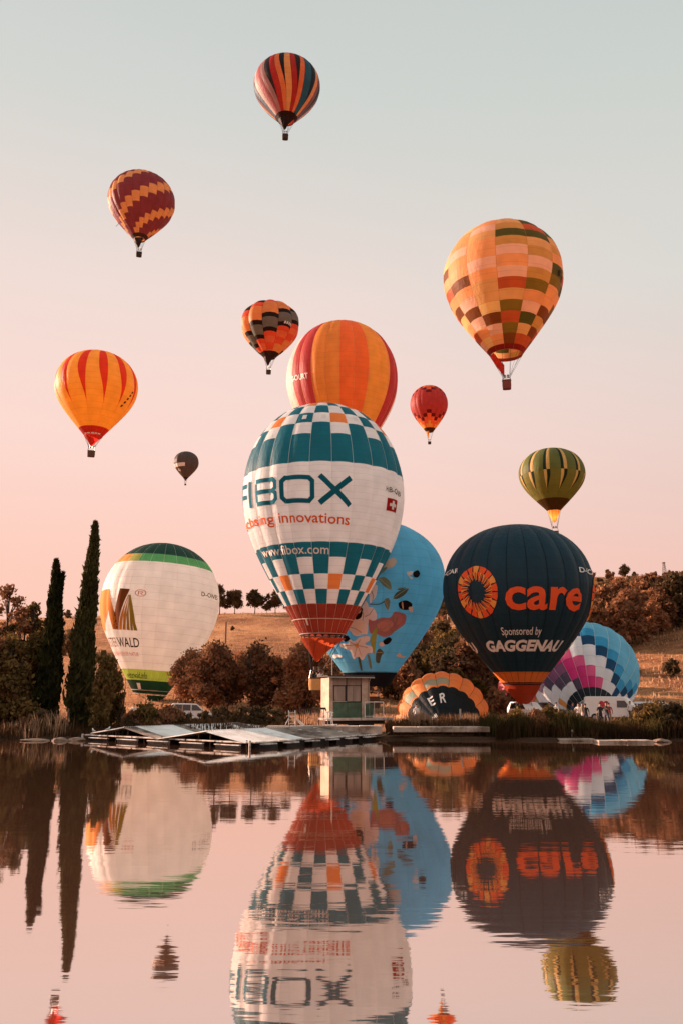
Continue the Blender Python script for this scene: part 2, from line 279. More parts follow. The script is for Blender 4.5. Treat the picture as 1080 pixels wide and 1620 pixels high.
# ---------------------------------------------------------------- balloons
def bez(p,n):
    t=np.linspace(0,1,n)[:,None]; p=np.array(p,float)
    return (1-t)**3*p[0]+3*(1-t)**2*t*p[1]+3*(1-t)*t*t*p[2]+t**3*p[3]
def sm(x,a,b):
    t=min(1,max(0,(x-a)/(b-a))); return t*t*(3-2*t)
class Balloon:
    """an envelope of revolution sewn from bulging gores; local -Y faces the pond, local +Z is the envelope's axis"""
    def __init__(s,label,loc,R,H,rmf,gores=24,off=0.0,weights=None,bulge=.10,rot=None,group='hot air balloons',zmf=.6,floor=None):
        s.R,s.H,s.rm=R,H,rmf*R; zm=zmf*H
        a=bez([(s.rm,0),(s.rm+.6*(R-s.rm),.45*zm),(R,.68*zm),(R,zm)],80); b=bez([(R,zm),(R,zm+.56*(H-zm)),(.6*R,H),(.02*R,H)],80)
        pr=np.vstack([a,b[1:]]); s.pr=pr
        L=np.r_[0,np.cumsum(np.hypot(*np.diff(pr,axis=0).T))]; s.len=L[-1]; s.tt=L/L[-1]
        s.n=gores; s.off=off; s.w=weights; s.bulge=bulge; s.floor=floor
        if rot is None: rot=(0,0,math.atan2(-loc[0],loc[1]))
        s.root=empty('hot_air_balloon',loc,rot); tag(s.root,label,'hot air balloon',group)
        s.M=Matrix.Translation(Vector(loc))@s.root.rotation_euler.to_matrix().to_4x4(); s.Mi=s.M.inverted()
        s.env=None; s._e={}
    def rz(s,t): return float(np.interp(t,s.tt,s.pr[:,0])),float(np.interp(t,s.tt,s.pr[:,1]))
    def t_of_z(s,z): return float(np.interp(z,s.pr[:,1],s.tt))
    def edges(s,t):
        k=round(t,4)
        if k not in s._e:
            w=np.array([s.w(g,t) for g in range(s.n)]) if s.w else np.ones(s.n)
            s._e[k]=s.off+np.r_[0,np.cumsum(w)]*360/w.sum()
        return s._e[k]
    def p(s,phi,t,off=0.0,gore=None):
        r,z=s.rz(t); e=s.edges(t); f=(phi-e[0])%360+e[0]
        g=gore if gore is not None else min(s.n-1,max(0,int(np.searchsorted(e,f,side='right'))-1))
        if gore is not None: f=phi
        w=e[g+1]-e[g]; u=(f-e[g])/w if w>1e-6 else .5; u=min(1,max(0,u))
        fade=sm(t,0,.12)*(1-sm(t,.84,.995))
        rr=r+s.bulge*r*R_(w)*4*u*(1-u)*fade+off
        # a slight hand-sewn irregularity along every tape
        a=R_(phi); v=Vector((rr*math.sin(a),-rr*math.cos(a),z))
        if s.floor is not None:
            q=s.M@v; fl=s.floor+.1*math.sin(q.x*3)
            if q.z<fl+.0: q.z=fl+.02*(q.z-fl)+off; v=s.Mi@q
        return v
    def panel(s,g,t0,t1,nu=4,maxdt=.03):
        nv=max(1,int(math.ceil((t1-t0)/maxdt-1e-6))); vs=[]; fs=[]
        for j in range(nv+1):
            t=t0+(t1-t0)*j/nv; e=s.edges(t)
            for i in range(nu+1): vs.append(s.p(e[g]+(e[g+1]-e[g])*i/nu,t,0,g))
        for j in range(nv):
            for i in range(nu): k=j*(nu+1)+i; fs.append((k,k+1,k+nu+2,k+nu+1))
        return vs,fs
    def build(s,cells,tape=(.05,.05,.05),tape_w=.07,joined=False,tape_t0=.0,seam=1.05,tapes=True,trans=.58):
        """cells(g) -> [(t0,t1,colour),...]"""
        mb=MB(); tm=fabric(tape,seam)
        if tapes:
            for g in range(s.n):
                ts=np.linspace(tape_t0,.985,38); vs=[]; fs=[]
                for t in ts:
                    e=s.edges(t)[g]; r,_=s.rz(t); d=math.degrees(tape_w/2/max(r,.3)*(r/s.R)**.6)
                    d=min(d,4); vs+=[s.p(e-d,t,.025),s.p(e+d,t,.025)]
                for i in range(len(ts)-1): fs.append((2*i,2*i+1,2*i+3,2*i+2))
                mb.add(vs,fs,0)
        # crown ring and mouth ring
        for t,r in ((.0,.05),(.975,.06)):
            mb.tube([s.p(a,t,.0) for a in range(0,361,10)],r,5,0,False)
        mats=[tm]; per=[]
        for g in range(s.n):
            for (t0,t1,c) in cells(g): per.append((g,t0,t1,c))
        if joined:
            idx={}
            for g,t0,t1,c in per:
                m=fabric(c,seam,trans)
                if m.name not in idx: idx[m.name]=len(mats); mats.append(m)
                vs,fs=s.panel(g,t0,t1,3,.05); mb.add(vs,fs,idx[m.name])
            s.env=mb.build('envelope',mats,s.root,True)
        else:
            s.env=mb.build('envelope',mats,s.root,True)
            for g,t0,t1,c in per:
                vs,fs=s.panel(g,t0,t1)
                link('fabric_panel',mesh('fabric_panel',vs,fs,fabric(c,seam,trans),None,True),s.env)
        return s
    def wrap(s,polys,name,mat,off=.05,k=0.0,limit=.5,step=.004,parent=None):
        """flat polygons in (degrees, height) laid on the cloth"""
        bm=bmesh.new()
        for i,pl in enumerate(polys):
            vs=[bm.verts.new((R_(x)*s.R,z,i*step)) for x,z in pl]
            try: bm.faces.new(vs)
            except ValueError: pass
        return s._lay(bm,name,mat,off,k,limit,parent)
    def _lay(s,bm,name,mat,off,k,limit,parent):
        bmesh.ops.triangulate(bm,faces=bm.faces[:])
        for _ in range(5):
            es=[e for e in bm.edges if e.calc_length()>limit]
            if not es: break
            bmesh.ops.subdivide_edges(bm,edges=es,cuts=1); bmesh.ops.triangulate(bm,faces=[f for f in bm.faces if len(f.verts)>3])
        for v in bm.verts:
            ph=math.degrees(v.co.x/s.R); z=v.co.y+k*ph; v.co=s.p(ph,s.t_of_z(z),off+v.co.z)
        me=bpy.data.meshes.new(name); bm.to_mesh(me); bm.free(); me.materials.append(mat)
        me.polygons.foreach_set('use_smooth',[True]*len(me.polygons))
        return link(name,me,parent or s.env)
    def text(s,txt,ph0,ph1,z0,z1,mat,bold=0.0,shear=0.0,k=0.0,limit=.4,off=.05,name='lettering',cap=None):
        cu=bpy.data.curves.new('t','FONT'); cu.body=txt; cu.offset=bold; cu.shear=shear; cu.resolution_u=3
        ob=bpy.data.objects.new('t',cu); COL.objects.link(ob); dg=bpy.context.evaluated_depsgraph_get(); me=bpy.data.meshes.new_from_object(ob.evaluated_get(dg))
        bpy.data.objects.remove(ob); bpy.data.curves.remove(cu)
        bm=bmesh.new(); bm.from_mesh(me); bpy.data.meshes.remove(me); bmesh.ops.remove_doubles(bm,verts=bm.verts[:],dist=1e-4)
        xs=[v.co.x for v in bm.verts]; ys=[v.co.y for v in bm.verts]; x0,x1=min(xs),max(xs); y0,y1=min(ys),max(ys)
        if cap: y0,y1=cap       # font units that map to z0..z1
        for v in bm.verts:
            v.co=Vector((R_(ph0+(v.co.x-x0)/(x1-x0)*(ph1-ph0))*s.R, z0+(v.co.y-y0)/(y1-y0)*(z1-z0),0))
        return s._lay(bm,name,mat,off,k,limit,None)
    def strokes(s,glyphs,mat,th,k=0.0,off=.05,name='lettering'):
        """letters drawn as ribbons: list of polylines in (degrees, height)"""
        polys=[]
        kx=R_(1)*s.R
        for pts in glyphs:
            q=[Vector((x*kx,z)) for x,z in pts]
            for i in range(len(q)-1):
                d=(q[i+1]-q[i]).normalized(); n=Vector((-d.y,d.x))*th/2
                def mit(j):
                    if 0<j<len(q)-1 or q[0]==q[-1]:
                        a=(q[j]-q[j-1 if j>0 else -2]).normalized(); b=(q[(j+1) if j<len(q)-1 else 1]-q[j]).normalized()
                        m=Vector((-a.y-b.y,a.x+b.x)).normalized(); return m*(th/2/max(.35,m.dot(Vector((-d.y,d.x)))))
                    return n
                a,b=mit(i),mit(i+1)
                pl=[q[i]-a,q[i+1]-b,q[i+1]+b,q[i]+a]; polys.append([(p.x/kx,p.y) for p in pl])
        return s.wrap(polys,name,mat,off,k,.4,.0015)
    def rig(s,drop=5.5,scoop=None,sc_mid=0,sc_half=80,sc_len=2.4,gap=.0,dx=0.0,basket=(.33,.16,.07),size=(1.5,1.15,1.1),slab=None,skirt_from=None,sc_bot=.45):
        """scoop, cables, burner frame and wicker basket under the mouth"""
        Mr=s.root.rotation_euler.to_matrix()
        fz=-(drop-1.95)                      # burner frame height
        if scoop:
            vs=[];fs=[];nu,nv=12,6
            for j in range(nv+1):
                v=j/nv
                for i in range(nu+1):
                    u=i/nu*2-1; cutv=v*(1-.0*abs(u)); a=R_(sc_mid+sc_half*u)
                    rr=s.rm*(1-cutv)+sc_bot*cutv; z=-gap-(sc_len)*cutv*(1-.55*abs(u)**2.2)
                    rr+=.10*math.sin(v*math.pi)
                    vs.append((rr*math.sin(a)+dx*v,-rr*math.cos(a),z))
            for j in range(nv):
                for i in range(nu): q=j*(nu+1)+i; fs.append((q,q+1,q+nu+2,q+nu+1))
            link('scoop',mesh('scoop',vs,fs,fabric(scoop,.9),None,True),s.root)
        steel=simple('steel',(.18,.17,.16),.35,.2,6,metal=.8); dark=simple('cable_black',(.03,.03,.03),.5)
        mb=MB(); hx,hy=size[0]*.36,size[1]*.36
        for i in range(12):
            a=R_(i*30+15); c=(dx+(hx if math.sin(a)>0 else -hx),(-hy if math.cos(a)>0 else hy),fz)
            mb.tube([(s.rm*math.sin(a),-s.rm*math.cos(a),0),c],.022,4)
        mb.build('cables',dark,s.root)
        mb=MB()
        for sx in (-1,1):
            mb.tube([(dx+sx*hx,-hy,fz),(dx+sx*hx,hy,fz)],.045,6); mb.tube([(dx-hx,sx*hy,fz),(dx+hx,sx*hy,fz)],.045,6)
            mb.tube([(dx+sx*.24,0,fz-.15),(dx+sx*.24,0,fz+.35)],[.1,.15],8)
            for sy in (-1,1): mb.tube([(dx+sx*hx,sy*hy,fz),(dx+sx*size[0]*.46,sy*size[1]*.46,-drop+size[2])],.04,6)
        mb.build('burner_frame',steel,s.root)
        # basket: wicker box with flared sides, open top, padded rim
        wk=simple('wicker%s'%(basket,),basket,.85,.4,14,bump=.6,stretch=(1,1,3))
        mb=MB(); n=20
        def ring(sc,z,k):
            o=[]
            for i in range(n):
                a=2*math.pi*i/n; c,d=math.cos(a),math.sin(a); e=4.0
                f=(abs(c)**e+abs(d)**e)**(-1/e); o.append((dx+size[0]/2*sc*k*c*f,size[1]/2*sc*k*d*f,z))
            return o
        R1=[ring(1,-drop,.93),ring(1,-drop+size[2]*.5,1.0),ring(1,-drop+size[2],.97),ring(.9,-drop+size[2],.97),ring(.9,-drop+.1,.93)]
        vs=[v for q in R1 for v in q]; fs=[tuple(range(n-1,-1,-1)),tuple(range(4*n,5*n))]
        for k in range(4):
            for i in range(n): fs.append((k*n+i,k*n+(i+1)%n,(k+1)*n+(i+1)%n,(k+1)*n+i))
        mb.add(vs,fs); bk=mb.build('basket',wk,s.root)
        mb=MB(); q=ring(1.0,-drop+size[2]+.03,.95); mb.tube(q+[q[0]],.07,6,0,False); mb.build('rim',simple('leather',(.06,.035,.02),.5),bk,True)
        if slab:
            mb=MB(); mb.box((dx,-size[1]/2-.02,-drop+.55),(size[0]*.7,.03,.6)); mb.build('basket_banner',simple('slab%s'%(slab,),slab,.6,.1),bk)
        s.basket_z=-drop
        return s
    def flame(s,h=2.2,power=900,z=-2.2,dx=0,size=.28):
        m,nt,N,L=new_mat('burner_flame'); out=N.new('ShaderNodeOutputMaterial'); e=N.new('ShaderNodeEmission'); e.inputs[0].default_value=(1,.34,.07,1); e.inputs[1].default_value=.6; L.new(e.outputs[0],out.inputs[0])
        mb=MB(); mb.tube([(dx,0,z),(dx,0,z+h*.25),(dx,0,z+h*.6),(dx,0,z+h)],[.06,size,size*.75,.03],8); mb.build('flame',m,s.root,True)
        ld=bpy.data.lights.new('flame_light','POINT'); ld.energy=power; ld.color=(1,.5,.16); ld.shadow_soft_size=.5
        lo=bpy.data.objects.new('flame_light',ld); COL.objects.link(lo); lo.parent=s.root; lo.location=(dx,0,z+h*.6)
def merge(rows):
    """join neighbouring rows of one colour in a gore"""
    out=[]
    for t0,t1,c in rows:
        if out and out[-1][2]==c and abs(out[-1][1]-t0)<1e-6: out[-1]=(out[-1][0],t1,c)
        else: out.append((t0,t1,c))
    return out
TOP=.985
C=lambda r,g,b: lin((r,g,b))
def pm(name,c,rough=.85): return simple('print_'+name,c,rough,.06,2,spec=.06)

# --- 1 striped balloon highest in the sky
def b_top():
    cols=[C(205,195,190),C(178,98,106),C(165,130,130),C(45,50,58),C(178,40,36),C(232,112,60),C(34,40,44),C(240,150,80),C(168,36,34),C(40,46,48),C(232,105,55),C(40,98,122),C(34,52,66),C(240,150,95),C(125,95,105),C(40,50,60),C(70,110,135),C(45,55,68)]
    wd=[1.1,1.3,1.1,1.1,1.05,.95,1.0,1.1,1.0,1.05,.95,1.5,1.25,.95,1.0,.9,1.0,1.0]
    taper={3:.10,6:.22,9:.22,12:.10,15:.10,17:.2}
    def w(g,t):
        g=g%18
        return wd[g]*(max(.002,sm(t,taper[g],taper[g]+.45)) if g in taper else 1)
    b=Balloon('balloon with narrow red, orange, navy and teal vertical stripes, highest in the sky',(-13.54,180,141.02),8.18,16.3,.25,36,0,w,.05)
    e=b.edges(.5); b.off=-float((e[7]+e[8])/2)+0; b._e={}
    b.build(lambda g:[(0,.045,C(46,28,24)),(.045,TOP,cols[g%18])],C(60,40,36),.05)
    b.rig(5.2,C(40,26,22),-25,95,2.9,.0,-.2,(.035,.025,.02))
b_top()
# --- 2 plum balloon with stepped orange bands
def b_zig():
    N=19; P,O=C(128,54,66),C(232,158,92)
    def cells(g):
        rows=[(.0,.04,C(62,46,36))]; h=(TOP-.04)/N
        for k in range(N): rows.append((.04+k*h,.04+(k+1)*h, O if (k-g-1)%6 in (0,1) else P))
        return merge(rows)
    b=Balloon('plum balloon with stepped orange bands winding around it',(-53.46,200,120.43),8.56,18.7,.18,24,-4,None,.12)
    b.build(cells,C(150,70,70),.05); b.rig(4.9,C(52,38,30),-40,80,2.5,.15,.1,(.03,.02,.02))
    # tether line hanging from the side
    mb=MB(); mb.tube([b.p(-80,.2,.1),b.p(-80,.2,.1)+Vector((-1.2,0,-1.6))],.05,4); mb.build('drop_line',simple('cable_black',(.03,.03,.03)),b.root)
b_zig()
# --- 3 patchwork
def b_patch():
    k={'o':C(238,146,90),'p':C(240,172,150),'t':C(204,160,98),'g':C(74,82,34),'v':C(116,104,38),'r':C(172,72,34),'b':C(112,66,28),'l':C(246,182,112),'y':C(186,142,68),'R':C(190,50,30)}
    T=[.0,.03,.085,.139,.199,.256,.313,.37,.425,.486,.541,.595,.65,.71,.775,.84,.91,TOP]
    S={0:'RbvrvtrpopyGytoo',-1:'RopblttopoOtpooo',-2:'RlopbpoboOpooltr',-3:'RprolborOblpoooo',1:'Rrtgpovypytgrgyo',2:'Rrbyboovgoytgroy',3:'Rbrtbvogrtpybogo',-4:'Rrbplrobvtopbtoo'}
    full=[S[0],S[1],S[2],S[3],S[-4],S[1][:1]+S[2][1:][::-1],S[0][:1]+S[3][1:][::-1],S[-2],S[2],S[-4],S[-3],S[-2]]
    order=[0,1,2,3,4,5,6,7,8,-3,-2,-1]
    def cells(g):
        st={0:S[0],1:S[1],2:S[2],3:S[3],11:S[-1],10:S[-2],9:S[-3],8:S[-4]}.get(g,full[g])
        rows=[(T[0],T[1],C(120,30,22))]
        for i in range(1,len(T)-1):
            ch=st[i] if i<len(st) else 'o'
            rows.append((T[i],T[i+1],k.get(ch,k['g'] if ch=='G' else k['o'])))
        return rows
    b=Balloon('patchwork balloon of peach, olive, rust and pink panels with a red scoop',(25.34,120,53.69),9.06,21.49,.27,12,-5.5,None,.05)
    b.build(cells,C(190,120,75),.05,seam=1.2)
    b.rig(5.5,C(200,40,26),-88,38,3.4,.1,-.15,(.22,.05,.035),(1.35,1.1,1.3),sc_bot=.3)
    b.wrap([[(62,11.2),(68,11.5),(69,10.6),(64,10.4)],[(72,10.9),(75,11.1),(75,10.1),(73,10.0)]],'marking',pm('dark',(.05,.03,.02)))
b_patch()
# --- 4 ten-lobed balloon
def b_lobe():
    r,o,k,g,s_=C(214,74,46),C(232,138,72),C(34,28,26),C(104,118,114),C(226,104,62)
    seq=[(.09,r),(.19,o),(.055,k),(.12,g),(.05,k),(.06,r),(.075,s_)]   # downward
    tot=sum(a for a,_ in seq)
    def cells(g_):
        d=(g_ if g_<=5 else g_-10); sh=.085*(-d)       # lobes step down to the left
        top=.80-sh; cuts=[]
        t=top
        for rep in range(3):
            for h,c in seq: cuts.append((t-h,t,c)); t-=h
        t=top
        for rep in range(1):
            for h,c in [(.08,k),(.12,g),(.06,k),(.1,r)]: cuts.append((t,t+h,c)); t+=h
        rows=[(0,.062,C(52,36,30))]
        for a,b_,c in sorted(cuts):
            a=max(a,.062); b_=min(b_,TOP)
            if b_-a>.004: rows.append((a,b_,c))
        if rows[-1][1]<TOP: rows.append((rows[-1][1],TOP,k))
        return rows
    b=Balloon('ten lobed balloon in stepped orange, black and grey blocks',(-21.61,235,101.75),7.95,17.63,.22,10,-18,None,.22)
    b.build(cells,C(60,40,36),.05); b.rig(5.2,C(50,34,28),-30,90,2.7,.0,-.2,(.06,.04,.03))
    b.wrap([[(29+i*5,8.0),(32.4+i*5,8.0),(32.8+i*5,8.75),(30+i*5,8.7)] for i in range(5)],'marking',pm('white',(.8,.78,.74)))
b_lobe()
# --- 5 big orange balloon behind
def b_big():
    wh,rd,oc,og,ye=C(225,212,204),C(168,46,50),C(206,126,46),C(218,96,38),C(240,144,50)
    pat={0:og,1:og,2:ye,3:ye,4:rd,5:rd,6:wh,7:wh,8:oc,9:oc,10:og,11:og,12:ye,13:ye,14:rd,15:rd,16:wh,17:wh,18:wh,19:wh,20:rd,21:rd,22:oc,23:oc}
    b=Balloon('large balloon in broad red, ochre and orange gores rising behind the white and teal balloon',(.1,128,37.94),8.85,24.42,.2,24,-2.5,None,.09)
    b.build(lambda g:[(0,.05,rd),(.05,TOP,pat[g])],C(240,150,90),.09,seam=.8); b.rig(5.5,rd,0,80,2.3)
    b.text('G-OURT',-63,-36,11.6,12.5,pm('white',(.8,.78,.74)),.03,k=-.02)
b_big()
# --- 6 yellow with red wedges
def b_yellow():
    ye,rd=C(247,158,58),C(190,44,26)
    def w(g,t): return (max(.002,.85*sm(t,.24,.62)*(1-sm(t,.72,.97))) if g%2 else 2-max(.002,.85*sm(t,.24,.62)*(1-sm(t,.72,.97))))
    b=Balloon('orange yellow balloon with slim red wedges and a red skirt',(-49.77,160,53.33),8.08,17.68,.22,24,0,w,.05)
    e=b.edges(.5); b.off=9-float((e[1]+e[2])/2); b._e={}
    b.build(lambda g:[(0,.072,C(160,28,24)),(.072,TOP,rd if g%2 else ye)],C(215,110,50),.05)
    b.rig(4.3,C(176,30,24),0,100,2.1,.15,-.2,(.10,.06,.035))
    b.wrap([[(a,.02),(a+16,.02),(a+16,.22),(a,.22)] for a in (-60,-38,-14,6,26)],'marking',pm('white',(.8,.78,.74)))
    b.wrap([[(50+i*2.3,5.3+i*.75),(54+i*2.3,5.5+i*.75),(54+i*2.3,5.9+i*.75),(50+i*2.3,5.75+i*.75)] for i in range(5)],'marking',pm('dark',(.05,.03,.02)))
b_yellow()
# --- 7 small red
def b_red():
    N=17; rd,dk,or_,ye=C(164,54,50),C(96,28,26),C(232,92,50),C(236,164,62)
    def cells(g):
        m=abs((g+2)%4-2); rows=[]; h=TOP/N
        for k in range(N):
            lo=4.5-m; hi=10.5+m
            c=rd
            if abs(k-lo-.5)<.6: c=dk
            elif k<lo-2: c=ye
            elif k<lo: c=or_
            if abs(k-hi-.5)<.6: c=dk
            elif k>hi+2.5: c=ye
            elif k>hi: c=or_
            if k==0: c=C(60,40,20)
            rows.append((k*h,(k+1)*h,c))
        return merge(rows)
    b=Balloon('small red balloon with dark checks and a yellow mouth',(40.86,370,121.94),8.54,22.36,.2,20,-9,None,.1)
    b.build(cells,C(150,40,36),.05,joined=True); b.rig(6.0,C(226,150,60),-70,60,3.4,.0,-.2,(.03,.02,.02),sc_bot=.2)
b_red()
# --- 8 small grey
def b_grey():
    b=Balloon('tiny grey balloon with a pale banner, farthest away',(-115.83,600,159.62),8.83,20.58,.16,12,-3,None,.12)
    b.build(lambda g:[(0,.03,C(50,42,40)),(.03,TOP,C(98,88,84))],C(80,72,70),.05,joined=True)
    b.rig(5.2,C(60,50,48),0,80,2.2,basket=(.05,.04,.04))
    b.wrap([[(-82,7.6),(-6,7.6),(-6,10.0),(-82,10.0)]],'banner',pm('pale',(.72,.66,.62)),.08)
    b.wrap([[(-62,4.9),(-40,4.2),(-38,5.6),(-55,6.6)]],'marking',pm('pale2',(.55,.45,.38)),.08)
b_grey()
# --- 9 green
def b_green():
    gr,dk,li,g2=C(104,116,66),C(30,52,42),C(222,176,104),C(122,120,62)
    b0=.475
    def w(g,t):
        k=g%3
        if t>b0: return (.34,.46,1.3)[k]
        s=sm(t,.19,.44); return (max(.002,.42*s),max(.002,.40*s),2.1-.82*s)[k]
    def cells(g):
        k=g%3
        up=(dk,li,gr)[k]; lo=(li,dk,g2)[k]
        return [(0,.148,C(74,50,24)),(.148,b0,lo),(b0,TOP,up)]
    b=Balloon('green balloon with thin cream slashes, its burner glowing at the mouth',(44.87,172,40.63),6.88,13.49,.2,36,0,w,.05)
    e=b.edges(.6); b.off=-14-float(e[0]); b._e={}
    b.build(cells,C(70,80,50),.04); b.rig(5.6,C(214,140,74),0,110,2.6,.05,0,(.16,.07,.04)); b.flame(1.7,130,-2.3)
b_green()
# --- 10 white and teal balloon over the hut
TEAL,WHITE,ORNG=C(22,98,116),C(236,224,216),C(226,106,44)
def b_fibox():
    def cells(g):
        j=g if g<12 else g-24; ev=(j%2==0); q=j%4
        rows=[(0,.052,C(146,46,28)),(.052,.105,C(136,40,26)),(.105,.156,TEAL if ev else WHITE),
              (.156,.209,WHITE if ev else (ORNG if j%4==1 else TEAL)),(.209,.266,TEAL if ev else WHITE),(.266,.316,TEAL),(.316,.576,WHITE),
              (.576,.682,TEAL),(.682,.732,TEAL if ev else WHITE),(.732,.785,WHITE if ev else (ORNG if j%4==1 else TEAL)),(.785,.845,TEAL if ev else WHITE),
              (.845,.90,WHITE if ev else (ORNG if j%4==3 else TEAL)),(.90,TOP,TEAL if ev else WHITE)]
        return merge(rows)
    b=Balloon('tall white balloon with teal and orange checks and the word FIBOX',(-1.88,85,8.59),8.23,24.24,.28,24,-9.6,None,.10)
    b.build(cells,C(226,214,206),.055,seam=.62)
    tl=pm('teal',TEAL); og=pm('orange',C(222,92,34)); wt=pm('white',(.8,.78,.74)); dk=pm('dark',(.05,.03,.02))
    z0,z1=12.0,14.25; m=(z0+z1)/2; k=-.0065
    def rr(a,b_,c=2.4,cz=.35): return [(a+c,z0),(b_-c,z0),(b_,z0+cz),(b_,z1-cz),(b_-c,z1),(a+c,z1),(a,z1-cz),(a,z0+cz),(a+c,z0)]
    b.strokes([[(-80,z0-.2),(-80,z1),(-65.5,z1)],[(-78.9,m),(-67.5,m)]],tl,.42,k)
    b.strokes([[(-60.5,z0-.2),(-60.5,z1+.2)]],tl,.5,k)
    b.strokes([[(-53,z0),(-36,z0),(-33.6,z0+.3),(-33.6,m-.3),(-36,m),(-33.8,m+.25),(-33.8,z1-.3),(-36,z1),(-53,z1)],[(-53,m),(-36.5,m)],[(-53,z1-.2),(-53,z0+.2)]],tl,.42,k)
    b.strokes([rr(-28.6,-7.4)],tl,.44,k)
    b.strokes([[(-2.5,z1+.2),(18,z0-.2)],[(-2.5,z0-.2),(18,z1+.2)]],tl,.52,k)
    b.text('enclosing',-92,-38,10.0,10.95,og,.012,k=k,cap=(0,.69)); b.text('innovations',-33,19,10.0,10.95,og,.012,k=k,cap=(0,.69))
    b.text('www.fibox.com',-64,5,7.22,8.05,wt,.008,k=-.003,cap=(0,.69))
    b.text('HB-QUB',47,68,13.55,14.15,dk,.012)
    b.wrap([[(50,11.8),(62,11.8),(62,13.05),(50,13.05)]],'flag_mark',pm('flagred',C(170,30,26)))
    b.wrap([[(54.8,12.0),(57.2,12.0),(57.2,12.85),(54.8,12.85)],[(52.4,12.28),(59.6,12.28),(59.6,12.57),(52.4,12.57)]],'cross_mark',wt,.07)
    for a in (-24,-7,22): b.wrap([[(a+5,20.75),(a+9,20.75),(a+9,21.3),(a+5,21.3)]],'marking',wt)
    b.wrap([[(-34,.75),(-30,.75),(-30,1.35),(-34,1.35)]],'marking',wt)
    # ring of tape round the skirt
    mb=MB(); mb.tube([b.p(a,.052,.03) for a in range(0,361,5)],.045,5,0,False); mb.build('skirt_tape',fabric(C(230,200,185)),b.root)
    b.rig(5.5,C(172,58,28),-6,108,2.3,.42,-.55,(.62,.34,.12),(1.65,1.2,1.15),sc_bot=.35)
    mb=MB(); dkm=fabric(C(60,22,16))
    for i in range(20):      # scallops between the mouth and the scoop
        a0=i*18; pts=[b.p(a0+18*j/6,0,.0) for j in range(7)]; lo=[Vector((p_.x*.985,p_.y*.985,-.10-.26*abs(2*j/6-1)**2.5)) for j,p_ in enumerate(pts)]
        mb.add(pts+lo,[(j,j+1,j+8,j+7) for j in range(6)])
    mb.build('mouth_scallops',dkm,b.root)
    return b
FIBOX=b_fibox()
# --- 11 white balloon with green bands
def b_west():
    loc=(-26.25,117,2.71); g=math.atan2(-loc[0],loc[1])
    b=Balloon('white balloon with green bands and a brown W emblem beside the cypress',loc,8.06,21.0,.28,24,-2,None,.06,rot=(0,R_(4.0),g))
    gd,gl,lm,wh=C(26,62,54),C(64,150,84),C(150,182,58),C(238,226,222)
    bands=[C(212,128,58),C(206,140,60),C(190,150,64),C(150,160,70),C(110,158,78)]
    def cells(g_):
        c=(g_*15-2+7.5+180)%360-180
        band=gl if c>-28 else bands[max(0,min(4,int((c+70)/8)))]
        return [(0,.02,C(24,50,34)),(.02,.076,C(22,56,40)),(.076,.136,lm),(.136,.706,wh),(.706,.762,band),(.762,TOP,gd)]
    b.build(cells,C(222,208,202),.04,seam=1.0,tape_t0=.077)
    mats={'wo':pm('wo',C(204,130,62)),'wo2':pm('wo2',C(186,112,48)),'wb':pm('wb',C(108,58,26)),'wg0':pm('wg0',C(196,128,60)),'wg1':pm('wg1',C(176,124,54)),'wg2':pm('wg2',C(158,122,50)),'wg3':pm('wg3',C(150,124,48)),'wg4':pm('wg4',C(140,122,46))}
    for n_,c,pl in WEST: b.wrap([pl],n_,mats[c])
    dk=pm('dark',(.05,.03,.02)); rd=pm('rose_print',C(200,120,104))
    b.text('WESTER',-88,-53,5.85,7.05,pm('brown',C(120,80,64)),.0); b.text('WALD',-52,-20,5.85,7.05,dk,.012)
    b.text('GANZ NACH DEINER NATUR',-80,-22,4.75,5.25,rd,.0); b.text('westerwald.info',-62,-10,1.95,2.75,pm('darkgreen',C(30,60,34)),.004,cap=(0,.69))
    b.text('®',-25,-14,12.35,13.3,rd)
    b.text('D-OWES',40,69,13.35,13.95,dk,.012)
    b.wrap([[(-38,.55),(-28,.55),(-28,1.35),(-38,1.35)]],'marking',pm('white',(.8,.78,.74)))
    mb=MB(); mb.tube([b.p(a,.02,.04) for a in range(0,361,6)],.04,5,0,False); mb.build('skirt_tape',fabric(C(220,205,190)),b.root)
    b.rig(2.6,C(22,50,36),60,70,1.5,.15,0,(.2,.12,.06))
b_west()
